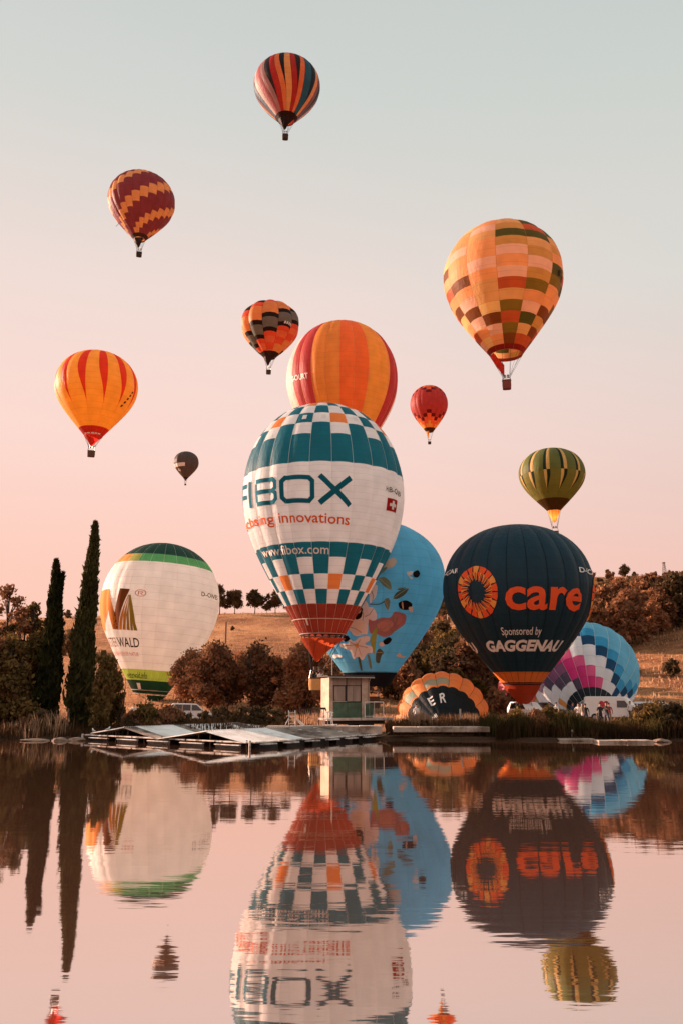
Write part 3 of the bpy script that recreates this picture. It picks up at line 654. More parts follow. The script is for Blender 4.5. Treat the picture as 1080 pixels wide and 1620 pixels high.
# --- 12 sky blue balloon with flowers
def b_flower():
    b=Balloon('sky blue balloon printed with white lilies, a rose and bees',(3.17,95,5.06),8.46,17.25,.36,24,-5,None,.12)
    bl=C(92,172,204); b.build(lambda g:[(0,.5,bl),(.5,TOP,bl)],C(84,168,196),.04,seam=1.0,trans=.58)
    pal={'bud':C(196,166,140),'leaf':C(120,136,112),'leaf2':C(82,98,84),'white':C(253,251,244),'pale':C(232,236,230),'rose':C(158,100,106),'rose2':C(184,126,126),'rose3':C(176,112,116),'lime':C(152,176,92),'gold':C(212,160,90),'black':C(28,26,28)}
    def soft(pl,n=2):
        for _ in range(n):
            q=[]
            for i in range(len(pl)):
                a,c_=pl[i],pl[(i+1)%len(pl)]; f=.2
                q+=[(a[0]*(1-f)+c_[0]*f,a[1]*(1-f)+c_[1]*f),(a[0]*f+c_[0]*(1-f),a[1]*f+c_[1]*(1-f))]
            pl=q
        return pl
    for i,(n_,c,pl) in enumerate(FLOWER): b.wrap([soft(pl)],n_,fabric(pal[c],9.0,.15) if n_ in('petal','rose','bud') else pm(c,pal[c]),.05+.004*i)
    vein=pm('vein',C(176,184,160)); shade=pm('petal_line',C(150,156,150))
    for n_,c,pl in FLOWER:
        if n_=='leaf' and len(pl)>3:
            a=pl[0]; f=max(pl,key=lambda q:(q[0]-a[0])**2+((q[1]-a[1])*6)**2); b.strokes([[a,((a[0]+f[0])/2+.3,(a[1]+f[1])/2+.05),f]],vein,.045,0,.2,'vein')
    for q in ([(-8,6.6),(-5,5.9),(-6,5.2)],[(3,6.4),(0,5.8),(-4,5.6)],[(-19,4.6),(-13,4.4),(-8,4.0)],[(-15,2.7),(-10,3.3)],[(-16,2.7),(-24,3.2)],[(-15,2.6),(-22,1.6)],[(-14,2.6),(-11,1.5)],[(-13,2.7),(-3,2.5)],[(-16,2.8),(-34,2.7)],[(1,8.3),(3,7.6),(2,7.1)],[(4,4.6),(10,5.2),(18,5.1)],[(7,4.2),(14,4.4),(19,4.9),(22,5.6)],[(21,5.9),(25,5.2),(24,4.4)],[(12,3.9),(18,4.2),(23,4.0)]): b.strokes([q],shade,.06,0,.2,'petal_line')
    b.rig(3.9,None,basket=(.09,.05,.03),size=(2.2,1.6,1.2))
    vs=[];fs=[]
    for i in range(25):
        a=R_(i*15); vs+=[(b.rm*math.sin(a),-b.rm*math.cos(a),-.02),(b.rm*.72*math.sin(a),-b.rm*.72*math.cos(a),-1.5)]
    for i in range(24): fs.append((2*i,2*i+2,2*i+3,2*i+1))
    link('skirt',mesh('skirt',vs,fs,fabric(C(30,26,30)),None,True),b.root)
b_flower()
# --- 13 navy balloon
def b_care():
    b=Balloon('navy balloon with orange lettering and an orange skirt on the right bank',(16.95,80,3.58),6.96,15.22,.25,24,-7.5,None,.12)
    nv=C(22,52,66); b.build(lambda g:[(0,.068,C(214,100,34)),(.068,.5,nv),(.5,TOP,nv)],C(18,42,54),.04,seam=1.0,trans=.22)
    og=pm('care_orange',C(238,96,54)); o2=pm('care_peach',C(240,160,84)); wt=pm('white',(.8,.78,.74))
    b.text('care',-9.5,55,6.4,8.35,og,.022,cap=(-.02,.47),limit=.3)
    b.text('Sponsored by',-17,21,4.3,4.95,wt,.004,cap=(0,.69)); 
    for a in (-120,0,120): b.text('GAGGENAU',-46+a+4,54+a,2.95,3.85,wt,.045,.18,limit=.3,cap=(0,.71))
    b.text('D-OCAR',-78,-50,10.15,10.6,wt,.02); b.text('D-OCAR',53,82,9.9,10.4,wt,.02)
    # ring of open hands
    for base in (-31.5,88):
        cz,hz,hp=8.15,2.35,17.5
        A,B_=[],[]
        for i in range(18):
            a=i*20+4
            def q(r,d): aa=R_(a+d); return (base+hp*r*math.sin(aa),cz+hz*r*math.cos(aa))
            (A if i%3 else B_).append([q(.72,-8),q(.99,-9.5),q(1.0,0),q(.99,8.5),q(.74,7)])
            for j,(d0,l) in enumerate(((-7,.46),(-1.8,.40),(3.4,.44),(8.5,.58))):
                w=2.0; (A if (i+j)%2 else B_).append([q(.76,d0-w),q(.76,d0+w),q(l+.03,d0+w*1.2+5),q(l,d0+w*.3+5)])
        b.wrap(A,'emblem',og,.05,0,.5,.0008); b.wrap(B_,'emblem',o2,.056,0,.5,.0008)
    b.rig(3.1,C(176,56,26),0,120,1.75,.05,.1,(.12,.06,.03),(1.6,1.2,1.1),sc_bot=.75)
    mb=MB(); mb.tube([b.p(a,.008,.04) for a in range(0,361,6)],.05,5,0,False); mb.build('skirt_tape',fabric(C(60,30,20)),b.root)
b_care()
# --- 14 lying, inflating: white with pink and blue steps
def euler_lie(el,yaw): return (Matrix.Rotation(R_(yaw),3,'Z')@Matrix.Rotation(R_(el-90),3,'X')).to_euler()
def b_lie():
    k={'w':C(250,246,242),'d':C(40,48,56),'g':C(84,72,90),'u':C(126,70,104),'p':C(206,36,100),'P':C(226,70,116),'b':C(30,70,102),'m':C(40,136,186),'l':C(86,170,204),'y':C(210,130,60)}
    S={0:'dpPwwbmlllllww',1:'dPwwbmlllllwww',2:'dwwbmlllllwwww',3:'dwbmlllllwwwww',4:'dbmlllllwwwwww',5:'dwbmllllwwwwww',6:'dwwbmlllwwwwww',-1:'dppPwwbmllllww',-2:'dgppPwwbmlllww',-3:'dwgupPwwbmllww',-4:'dwguupwwwwllww',-5:'dwwguuwwwwllww',-6:'dywwguwwwwllww'}
    p=at(936,1127,98)
    b=Balloon('half inflated white balloon with pink and blue steps tilting up off the grass',p,6.42,13.2,.30,24,-5.6,None,.09,rot=euler_lie(35,-10),floor=gz(p.x,102)+.1)
    def cells(g):
        j=g if g<12 else g-24; st=S.get(j,'dwwwwwwwllllww'); h=TOP/14
        return merge([(i*h,(i+1)*h,k[st[i]]) for i in range(14)])
    b.build(cells,C(220,214,210),.05,seam=1.0,trans=.66)
b_lie()
# --- 15 lying, orange with navy mouth half
def b_er():
    p=at(703,1153,76); og,nv,wn,tp=C(236,138,76),C(28,44,52),C(140,176,160),C(224,190,160)
    b=Balloon('orange and navy balloon lying half inflated behind the reeds',p,4.25,8.4,.07,20,-9,None,.14,rot=euler_lie(8,-5),floor=gz(p.x,79)+.06)
    def cells(g):
        j=g if g<10 else g-20
        return [(0,.33,nv),(.33,.35,og),(.35,.42,wn if j in(-3,-1,0,) else og),(.42,TOP,og)]
    b.build(cells,C(60,50,46),.03,seam=1.2)
    wt=pm('white',(.8,.78,.74))
    b.text('E',-33,-21,1.55,2.2,wt,.02); b.text('R',-8,6,1.55,2.25,wt,.02); b.wrap([[(-66+i*6,.7),(-62+i*6,.66),(-61.5+i*6,.9),(-65+i*6,.95)] for i in range(6)],'marking',wt)
b_er()
# --- 16 pink envelope peeping from behind the navy balloon
def b_pink():
    p=at(812,1112,104); b=Balloon('bright pink balloon envelope filling behind the orange skirt',p,2.3,5.2,.25,14,0,None,.12,rot=euler_lie(28,-20),floor=gz(p.x,104)+.05)
    b.build(lambda g:[(0,TOP,C(236,110,112))],C(220,120,120),.04)
b_pink()
# ---------------------------------------------------------------- vegetation
def leaves_mesh(name,clusters,n,size,seed,mat,up=0.0,aspect=1.6):
    """leaf-sized quads spread through a crown's clumps; clusters: (centre, radii)"""
    rg=np.random.RandomState(seed); vol=np.array([c[1][0]*c[1][1]*c[1][2] for c in clusters])**(2/3); cnt=np.maximum(6,(n*vol/vol.sum()).astype(int))
    P=[]
    for (c,r),k in zip(clusters,cnt):
        d=rg.normal(size=(k,3)); d/=np.linalg.norm(d,axis=1)[:,None]; q=rg.rand(k,1)**(1/2.4)
        q*=1+.22*rg.normal(size=(k,1))
        P.append(np.array(c)+d*q*np.array(r))
    P=np.vstack(P); k=len(P)
    a=rg.normal(size=(k,3)); a[:,2]=a[:,2]*(1-up)+up*2.2; a/=np.linalg.norm(a,axis=1)[:,None]
    b=np.cross(a,rg.normal(size=(k,3))); b/=np.linalg.norm(b,axis=1)[:,None]
    s=size*(.6+.8*rg.rand(k,1)); a=a*s*aspect*.5; b=b*s*.5
    V=np.stack([P-a,P+b,P+a,P-b],1).reshape(-1,3); F=np.arange(4*k).reshape(-1,4)
    me=bpy.data.meshes.new(name); me.from_pydata(V.tolist(),[],F.tolist()); me.materials.append(mat); return me
BARK=simple('bark',(.055,.036,.024),.9,.4,6,bump=.4,stretch=(1,1,.3))
LEAF_D=leaf_mat('leaf_dark',(.060,.044,.024),(.16,.10,.052))
LEAF_B=leaf_mat('leaf_brown',(.13,.064,.036),(.36,.175,.090))
LEAF_R=leaf_mat('leaf_russet',(.14,.064,.034),(.42,.195,.098))
LEAF_G=leaf_mat('leaf_olive',(.070,.050,.018),(.25,.155,.056))
LEAF_Y=leaf_mat('leaf_yellow',(.085,.058,.016),(.17,.115,.035))
LEAF_C=leaf_mat('leaf_cypress',(.020,.022,.009),(.085,.076,.028),.2)
def tree_proto(seed,h,w,low,mat,n,leaf,trunks=1,lumps=16,sparse=0.0,up=.2):
    """returns (trunk mesh, crown mesh) for a tree of height h, crown width w, crown starting at low"""
    rg=random.Random(seed); cl=[]; mb=MB(); base=.045*h*.35+.06
    tops=[]
    for k in range(trunks):
        ax=(rg.uniform(-.12,.12)*w*trunks*.7,rg.uniform(-.1,.1)*w*trunks*.5)
        pts=[(ax[0]*.3,ax[1]*.3,-.3),(ax[0]*.6,ax[1]*.6,low*.6+.1),(ax[0],ax[1],low+(h-low)*.45),(ax[0]*1.1,ax[1]*1.1,h*.9)]
        mb.tube(pts,[base,base*.8,base*.45,base*.1],7); tops.append(pts)
    lumps=int(lumps*1.5)
    for i in range(lumps):
        v=(i+.5)/lumps; z=low+(h-low)*(.12+.80*v); prof=math.sin(math.pi*min(1,.18+.80*v))**.7
        a=rg.uniform(0,6.283); rad=w*.5*prof*rg.uniform(.25,.92); c=(rad*math.cos(a),rad*math.sin(a),z+rg.uniform(-.05,.05)*h)
        r=w*rg.choice((.07,.09,.12,.15,.19))*rg.uniform(.9,1.15)*(1-.45*v*sparse); cl.append((c,(r,r,r*rg.uniform(.7,1.15))))
        t=tops[i%trunks]; p0=Vector(t[1]).lerp(Vector(t[2]),rg.uniform(.2,1)) if v<.8 else Vector(t[2]).lerp(Vector(t[3]),.5)
        mb.tube([p0,p0.lerp(Vector(c),.5)+Vector((0,0,.1)),c],[base*.32,base*.2,base*.05],5)
    if sparse<.5: cl.append(((0,0,low+(h-low)*.42),(w*.26,w*.26,(h-low)*.34)))
    return mesh('trunk',mb.v,mb.f,BARK,None,True), leaves_mesh('crown',cl,n,leaf,seed,mat,up)
def plant_tree(proto,name,label,cat,group,x,y,s=1.0,rz=None,sz=None,zoff=0):
    tr,cr=proto; r=empty(name,(x,y,gz(x,y)+zoff),(0,0,random.uniform(0,6.28) if rz is None else rz)); r.scale=(s,s,(sz or s)); tag(r,label,cat,group)
    link('trunk',tr,r); link('crown',cr,r); return r
def put(px,D): 
    p=at(px,1120,D); return p.x,D
# cypresses
def cypress(seed,h,rad,label,x,y,fork=None):
    rg=np.random.RandomState(seed); n=15000; v=rg.rand(n)**1.15; prof=rad*np.minimum(1,.55+v*3.2)*(1-v)**.62+.05
    a=rg.rand(n)*6.283; q=prof*(.45+.55*rg.rand(n)**.5)*(1+.13*np.sin(a*3+v*22)+.16*rg.normal(size=n))
    P=np.stack([q*np.cos(a)+.10*np.sin(v*5+seed),q*np.sin(a),.35+v*(h-.5)],1)
    if fork: 
        m=rg.rand(n)<.10; vv=rg.rand(m.sum()); P[m]=np.stack([fork[0]*(.3+.7*vv)+.13*rg.normal(size=m.sum())*(1.05-vv),.1*rg.normal(size=m.sum()),fork[1]*(.55+.45*vv)],1)
    A=rg.normal(size=(n,3))*.35; A[:,2]+=1; A[:,:2]+=P[:,:2]*.25; A/=np.linalg.norm(A,axis=1)[:,None]
    B=np.cross(A,rg.normal(size=(n,3))); B/=np.linalg.norm(B,axis=1)[:,None]
    s=.11+.13*rg.rand(n,1); A=A*s*1.5; B=B*s*.45
    V=np.stack([P-A,P+B,P+A,P-B],1).reshape(-1,3)
    me=bpy.data.meshes.new('crown'); me.from_pydata(V.tolist(),[],np.arange(4*n).reshape(-1,4).tolist()); me.materials.append(LEAF_C)
    r=empty('cypress_tree',(x,y,gz(x,y))); tag(r,label,'tree','cypresses on the left bank')
    mb=MB(); mb.tube([(0,0,-.3),(0,0,.8),(.05,0,h*.6),(.05,0,h*.96)],[.2,.17,.08,.02],8); link('trunk',mesh('trunk',mb.v,mb.f,BARK),r); link('crown',me,r)
    return r
x,y=put(127,58); c=cypress(3,at(149,825,58).z-gz(x,y),.80,'tall dark cypress beside the white balloon, the taller of two',x,y); c.rotation_euler=(0,R_(.6),0)
x,y=put(74,57.5); cypress(5,at(86,885,57.5).z-gz(x,y),.76,'shorter dark cypress with a forked tip',x,y,(.45,at(92,900,57.5).z-.6))
# left bank trees
sp1=tree_proto(11,10,5.2,2.2,LEAF_B,5200,.17,2,24,1.0,.3); sp2=tree_proto(12,8.6,4.4,1.6,LEAF_G,4200,.17,2,20,1.0,.3)
dn1=tree_proto(13,6.5,4.6,.3,LEAF_G,9000,.17,3,22,.2,.3); dn2=tree_proto(14,5.2,3.6,.2,LEAF_B,6500,.16,3,18,.2,.35)
G='leafy trees at the left edge'
for pr,px,D,s,lab in ((sp1,2,60,1.03,'tallest airy tree at the left edge with a ragged twiggy top'),(sp2,33,62,1.12,'airy tree with tufted top next to the shorter cypress'),(dn1,14,57,1.0,'dense olive green tree under the airy tops at the left edge'),(dn1,50,60,1.02,'dense bushy tree just left of the shorter cypress'),(dn2,-14,57,1.25,'bushy brown tree half cut by the left edge')):
    x,y=put(px,D); plant_tree(pr,'leafy_tree',lab,'tree',G,x,y,s)
wl=tree_proto(15,5.4,2.3,.1,LEAF_G,5200,.17,4,20,.3,.75)
for px,D,s,lab in ((160,55.5,1.0,'upright willowy shrub hugging the foot of the taller cypress'),(182,57,.72,'lower willowy shrub right of the taller cypress')):
    x,y=put(px,D); plant_tree(wl,'willow_shrub',lab,'shrub','willowy shrubs by the cypress',x,y,s)
# olive trees in the middle
ol=[tree_proto(20+i,7.6,7.4,.1,m,12500,.24,4,30,.15,.3) for i,m in enumerate((LEAF_B,LEAF_B,LEAF_R))]
for i,(px,D,s,lab) in enumerate(((341,104,1.0,'rounded brown olive tree right of the white balloon'),(411,106,1.02,'rounded brown olive tree, middle of three below the hilltop trees'),(474,103,1.04,'rounded russet olive tree beside the basket under the checked balloon'),(300,112,.85,'low brown olive tree behind the foot of the white balloon'),(520,118,.8,'brown olive tree half hidden behind the hut roof'),(440,124,.7,'small olive tree between the rounded ones, set back'),(378,126,.72,'small olive tree peeping between two rounded ones'))):
    x,y=put(px,D); plant_tree(ol[i%3],'olive_tree',lab,'tree','olive trees on the lower slope',x,y,s,i*1.3)
# hilltop trees
hp=[tree_proto(30+i,9.0,9.0,2.2,LEAF_D,4200,.42,1,15,.2,.1) for i in range(3)]
def ridge_d(px): return float(np.interp(px,[0,460,700,1000,1500],[290,300,320,360,380]))
for i,(px,s,lab) in enumerate(((343,1.05,'dark hilltop tree touching the right side of the white balloon'),(368,.92,'dark hilltop tree, second from the white balloon'),(399,.98,'dark hilltop tree with gaps of sky under its crown'),(433,.88,'dark round hilltop tree next to the checked balloon'),(454,.62,'small dark hilltop tree at the edge of the checked balloon'),(420,.45,'low dark hilltop bush between two trees'))):
    D=ridge_d(px)-4; x,y=put(px,D); plant_tree(hp[i%3],'hilltop_tree',lab,'tree','dark trees on the left skyline',x,y,s,i)
x,y=put(1003,352); plant_tree(hp[0],'hilltop_tree','lone dark tree on the skyline of the right hill','tree',None,x,y,.62)
x,y=put(975,356); plant_tree(hp[1],'hilltop_tree','small dark tree on the right skyline, left of the lone tree','tree',None,x,y,.35)
# woods behind the balloons and on the right hill
wd=[tree_proto(40+i,7.5,6.2,.4,m,5200,.34,2,18,.15,.15) for i,m in enumerate((LEAF_D,LEAF_B,LEAF_R,LEAF_G))]
yl=tree_proto(47,4.6,4.2,.3,LEAF_Y,5200,.2,2,16,.2,.2)
rgw=random.Random(5)
KIND={0:'dark',1:'brown',2:'russet',3:'olive green'}
def wood(n,px0,px1,d0,d1,kinds,group,where,cond=lambda px,D:True,s0=.75,s1=1.25):
    got=[]; tries=0
    while len(got)<n and tries<n*60:
        tries+=1; px=rgw.uniform(px0,px1); D=d0+(d1-d0)*rgw.random()
        x,y=put(px,D)
        if not cond(px,D) or any((x-a)**2+(y-b)**2<8 for a,b in got): continue
        got.append((x,y)); i=rgw.choice(kinds); v=(D-d0)/(d1-d0); u=(px-px0)/(px1-px0)
        plant_tree(wd[i],'woodland_tree',f"{KIND[i]} tree {'in the front row' if v<.3 else 'amid' if v<.66 else 'in the back row'} of {where[min(len(where)-1,int(u*len(where)))]}",'tree',group,x,y,rgw.uniform(s0,s1),rgw.uniform(0,6))
wood(95,915,1140,150,225,(0,1,2,2,1),'wood on the right hillside',('the right wood, beside the navy balloon','the right wood, midway','the right wood, below the mast'),lambda px,D: D>143+max(0,px-1000)*.22,.85,1.45)
wood(34,640,790,112,175,(0,0,0,1,3),'thicket between the balloons',('the thicket, by the blue balloon','the thicket, between blue and navy balloons','the thicket, by the navy balloon'),lambda px,D: True,.75,1.1)
wood(12,560,650,118,150,(0,1,1),'thicket between the balloons',('the thicket behind the hut',),lambda px,D: True,.7,1.0)
x,y=put(724,106); plant_tree(yl,'yellow_tree','yellow green bushy tree left of the navy balloon skirt','tree',None,x,y,1.05)
x,y=put(752,108); plant_tree(yl,'yellow_tree','smaller yellow green bush touching the navy balloon skirt','tree',None,x,y,.8)
# scrub rows high on the right hill, and a few on the left field
sb=[tree_proto(50+i,2.2,3.0,.05,m,800,.32,2,9,.1,.1) for i,m in enumerate((LEAF_D,LEAF_B))]
for i in range(290):
    px=rgw.uniform(650,1130); dr=ridge_d(px); v=rgw.random(); D=dr-1-v**1.3*(dr-235); u=(px-650)/480
    x,y=put(px,D); plant_tree(sb[(0,1,1)[i%3]],'hillside_shrub',f"{('dark','brown','brown')[i%3]} shrub {'along the skyline' if v<.25 else 'high up' if v<.6 else 'just above the trees'} on the right hill, {'beside the blue balloon' if u<.25 else 'behind the navy balloon' if u<.62 else 'near the lone tree' if u<.8 else 'near the mast'}",'shrub','shrubs dotted over the right hill',x,y,rgw.uniform(.6,1.35),rgw.uniform(0,6))
for i,(px,D,s,lab) in enumerate(((110,190,2.2,'dark green copse bush on the field between the two cypresses'),(102,196,2.0,'left part bush of the copse between the two cypresses'),(122,196,2.0,'right part bush of the copse between the two cypresses'),(365,240,.5,'small dark bush alone on the brown slope'),(1068,128,1.0,'dark shrub on the tan field at the right edge'),(97,286,1.1,'dark little bush on the skyline by the shorter cypress'),(790,98,1.35,'shrubby bush in front of the orange skirt'),(806,96,1.2,'low bush at the foot of the orange skirt'))):
    x,y=put(px,D); plant_tree(sb[0 if i<6 else 1],'field_bush',lab,'bush',None,x,y,s)
# shrubs along the shore
sh=[tree_proto(60+i,1.7,2.3,.02,m,2600,.13,3,14,.1,.55) for i,m in enumerate((LEAF_D,LEAF_G,LEAF_B))]
spots=[(70,54.5,.85,0),(40,54.3,.6,2),(215,55,.8,2),(238,55.5,1.0,1),(268,55.6,.95,2),(205,54.2,.6,0),(292,56,.7,0),(325,57,.75,0),(350,57.5,.9,0),(380,58,.95,0),(410,58,.9,0),(440,58.3,.85,0),(640,55,.72,2),(668,54.5,.7,0),(700,54.8,.7,2),(735,54.6,.75,0),(765,54.2,.85,2),(790,54.0,.8,1),(815,54,.9,1),(846,53.6,.95,2),(872,53.6,1.0,1),(896,55,.9,0),(918,56.5,.85,0),(985,55.5,.75,0),(1010,55.0,.95,0),(1036,54,1.05,1),(1062,53.6,1.1,0),(1092,54,1.1,1)]
names={0:'dark',1:'olive green',2:'brown'}
where=lambda px: 'at the cypress foot' if px<110 else 'before the white balloon' if px<280 else 'behind the dock roof' if px<460 else 'before the orange balloon' if px<745 else 'below the navy balloon' if px<880 else 'left of the people' if px<940 else 'at the right edge'
order_={}
for i,(px,D,s,kd) in enumerate(spots):
    x,y=put(px,D); w_=where(px); key=(kd,w_); order_[key]=order_.get(key,0)+1; cnt=sum(1 for q in spots if q[3]==kd and where(q[0])==w_)
    ordn=['','first','second','third','fourth','fifth','sixth'][order_[key]]
    lab=f'{names[kd]} shore shrub {w_}' if cnt==1 else f'{names[kd]} shore shrub {w_}, {ordn} from left'
    plant_tree(sh[kd],'shore_shrub',lab,'shrub','shrubs along the shore',x,y,s*(.72 if px<800 and px>620 else .95 if px<885 and px>800 else .72 if px<1000 and px>620 else 1.05),i*1.7)
# reeds and grasses
def blades(name,label,n,fx,hm,mat,seed,wd_=.035):
    rg=np.random.RandomState(seed); V=[]; F=[]
    for i in range(n):
        x,y=fx(rg); z=gz(x,y)-.05
        if z<-.12: continue
        h=hm*(.45+.75*rg.rand())*(.62+.75*(.5+.5*math.sin(x*.9+seed)*math.sin(x*.37+2*seed+y*.2))); a=rg.rand()*3.14; dx,dy=wd_*math.cos(a),wd_*math.sin(a); lx,ly=rg.normal()*.16*h,rg.normal()*.1*h; k=len(V)
        V+=[(x-dx,y-dy,z),(x+dx,y+dy,z),(x+lx*.4+dx*.7,y+ly*.4+dy*.7,z+h*.6),(x+lx*.4-dx*.7,y+ly*.4-dy*.7,z+h*.6),(x+lx,y+ly,z+h)]
        F+=[(k,k+1,k+2,k+3),(k+3,k+2,k+4)]
    tag(link(name,mesh(name,V,F,mat)),label,'grass',kind='stuff')
RD=leaf_mat('reed_brown',(.040,.022,.012),(.12,.062,.030)); RP=leaf_mat('reed_pale',(.26,.15,.09),(.46,.29,.18)); RG=leaf_mat('reed_green',(.035,.030,.011),(.085,.065,.024))
def band(p0,p1,d0,d1):
    def f(rg):
        D=d0+(d1-d0)*rg.rand(); px=p0+(p1-p0)*rg.rand(); return (px-540)/FPX*D*.977+0,D
    return f
def clump(p0,p1,d0,d1,n,seed):
    cs=[(random.Random(seed*99+i).uniform(p0,p1),random.Random(seed*77+i).uniform(d0,d1)) for i in range(n)]
    def f(rg):
        c=cs[rg.randint(n)]; D=c[1]+rg.normal()*.5; px=c[0]+rg.normal()*9; return (px-540)/FPX*D*.977,max(51.6,D)
    return f
blades('reeds','brown reeds and rank grass along the right shore',7500,band(780,1110,51.6,58),.95,RD,1)
blades('reeds','brown rank grass above the pale concrete ledge',3200,band(610,790,53.9,58),.85,RD,11)
blades('reeds','green reeds in the clumps below the navy balloon',4200,clump(760,1090,52.3,55,22,3),1.15,RG,2)
blades('reeds','brown reeds and weeds along the left shore',6500,band(-60,500,52.3,60),.75,RD,3)
blades('dry_grass','pale dry grass tufts on the banks',1500,clump(640,780,54,57,9,5),1.05,RP,4)
blades('dry_grass','pale dry grass tufts by the foot of the cypresses',420,clump(-20,112,53,57,10,8),1.1,RP,5)
blades('dry_grass','rough dry grass tufts over the slope',30000,band(-120,1180,95,300),.55,RP,7,.10)
blades('dry_grass','short dry grass of the meadow behind the bank',16000,band(-80,1160,58,105),.42,RP,6,.05)

# ---------------------------------------------------------------- floating dock with folded tin roof
def dock():
    N=Vector((-4.6,43.7,0)); a=Vector((-10.8,8.5,0)).normalized(); b=Vector((6.7,9,0)).normalized(); LB=11.2
    root=empty('floating_dock',N); tag(root,'floating dock with a folded corrugated tin roof on the pond','dock')
    M=Matrix.Identity(4); M.col[0][:3]=a; M.col[1][:3]=b; M.col[2][:3]=(0,0,1)   # local x along the gable side, y along the eave side
    M=Matrix(((a.x,b.x,0,0),(a.y,b.y,0,0),(0,0,1,0),(0,0,0,1)))
    wht=simple('weathered_white',(.72,.64,.58),.7,.2,5,dirt=(.2,.14,.1)); wood=simple('dock_wood',(.10,.065,.045),.8,.35,5,stretch=(1,6,1)); blk=simple('float_black',(.02,.018,.017),.6,.3,3)
    tin=simple('tin_sheet',(.90,.85,.81),.34,.08,1.2,dirt=(.6,.53,.47),metal=.35); tin2=simple('tin_sheet_dirty',(.30,.235,.19),.6,.4,1.6,dirt=(.085,.055,.04))
    def pt(s,t,z): return (a*s+b*t)+Vector((0,0,z))
    def beam(name,s0,t0,z0,s1,t1,z1,th,hh,mat):
        p,q=pt(s0,t0,z0),pt(s1,t1,z1); d=(q-p); L=d.length; mb=MB(); rotm=d.to_track_quat('X','Z').to_matrix().to_4x4()
        mb.box((L/2,0,0),(L,th,hh),Matrix.Translation(p)@rotm,0,.01); return mb.build(name,mat,root)
    # deck planks on the two seen sides
    for i in range(6): beam('plank',.1+i*2.28,-.12,.30,2.26+i*2.28,-.12,.30,.26,.07,wht)
    for i in range(6): beam('plank',-.12,.1+i*1.86,.30,-.12,1.84+i*1.86,.30,.26,.07,wht)
    for i in range(5): beam('plank',.4+i*2.7,-.36,.16,2.2+i*2.7,-.36,.16,.16,.05,wht)
    for i in range(6): beam('plank',-.36,.5+i*1.8,.2,-.36,1.5+i*1.8,.2,.3,.06,wht)
    for s in (3.4,6.8,10.2,13.7): beam('deck_beam',s,0,.24,s,LB,.24,.14,.1,wood)
    for t in (3.7,7.4,LB): beam('deck_beam',0,t,.2,13.7,t,.2,.14,.1,wood)
    for i in range(5):
        mb=MB(); mb.box(tuple(pt(1.6+i*2.75,.35,.1)),(1.9,.7,.32),None,0,.05)
        # turned along the dock side
        me=MB(); R3=Matrix(((a.x,b.x,0,0),(a.y,b.y,0,0),(0,0,1,0),(0,0,0,1)))
        me.box((1.6+i*2.75,.35,.08),(1.9,.7,.34),R3,0,.05); me.build('float',blk,root)
    for i in range(5):
        me=MB(); me.box((.35,1.4+i*2.2,.08),(.7,1.5,.34),M,0,.05); me.build('float',blk,root)
    # profile of the folded roof along the gable side
    z=lambda px,py,s: at(px,py,43.7+.619*s).z
    prof=[(12.9,.42),(9.9,z(205,1150,9.9)),(6.9,z(259,1170,6.9)+.04),(3.0,z(335,1156,3.0)),(.1,z(393,1175,.1)+.02)]
    for j in range(4):
        (s0,z0),(s1,z1)=prof[j],prof[j+1]; ns=12
        for i in range(ns):
            t0=-.35+i*(LB+.35)/ns; t1=t0+(LB+.35)/ns+.03; lift=.012*(i%2); vs=[];fs=[]; m=12
            for q in range(m+1):
                t=t0+(t1-t0)*q/m; c=.028*(1 if q%2 else -1)+lift+random.uniform(-.004,.004)
                vs+=[tuple(pt(s0+(.08 if s0>s1 else 0),t,z0+c)),tuple(pt((s0+s1)/2,t,(z0+z1)/2+c-.01)),tuple(pt(s1-.06,t,z1+c))]
            for q in range(m): k=q*3; fs+=[(k,k+3,k+4,k+1),(k+1,k+4,k+5,k+2)]
            dirty = (j==3 and i>=5) or (j!=3 and random.random()<.12)
            link('roof_sheet',mesh('roof_sheet',vs,fs,tin2 if dirty else tin),root)
    for s,zz in prof:
        if zz>.5: beam('ridge_beam',s,-.3,zz-.07,s,LB,zz-.07,.08,.1,wood)
    for (s0,z0),(s1,z1) in zip(prof[:-1],prof[1:]):
        for t in (.05,5.5): beam('rafter',s0,t,z0-.06,s1,t,z1-.06,.06,.08,wood)
    for s in (12.2,11,9.9,8.4,6.9,5,3.9,3.0,1.6,.3):
        zt=float(np.interp(s,[q[0] for q in prof[::-1]],[q[1] for q in prof[::-1]]))
        mb=MB(); mb.tube([pt(s,.05,.0),pt(s,.05,max(.4,zt-.08))],.045,6); mb.build('post',wood,root)
    mb=MB(); mb.tube([pt(-.25,-.3,-.6),pt(-.25,-.3,.42)],.06,8); mb.build('post',wht,root)
    mb=MB(); mb.tube([pt(13.8,-.3,-.6),pt(13.8,-.3,.36)],.07,8); mb.build('post',wht,root)
    # bright fixings on the far slope
    for i,(s,t) in enumerate(((1.9,6.2),(1.2,7.1),(2.2,8.0),(1.0,8.9),(2.4,9.4),(1.5,10.1))):
        mb=MB(); zz=float(np.interp(s,[.1,3.0],[prof[4][1],prof[3][1]])); mb.box(tuple(pt(s,t,zz+.06)),(.22,.14,.05),None,0,.01); mb.build('bracket',wht,root)
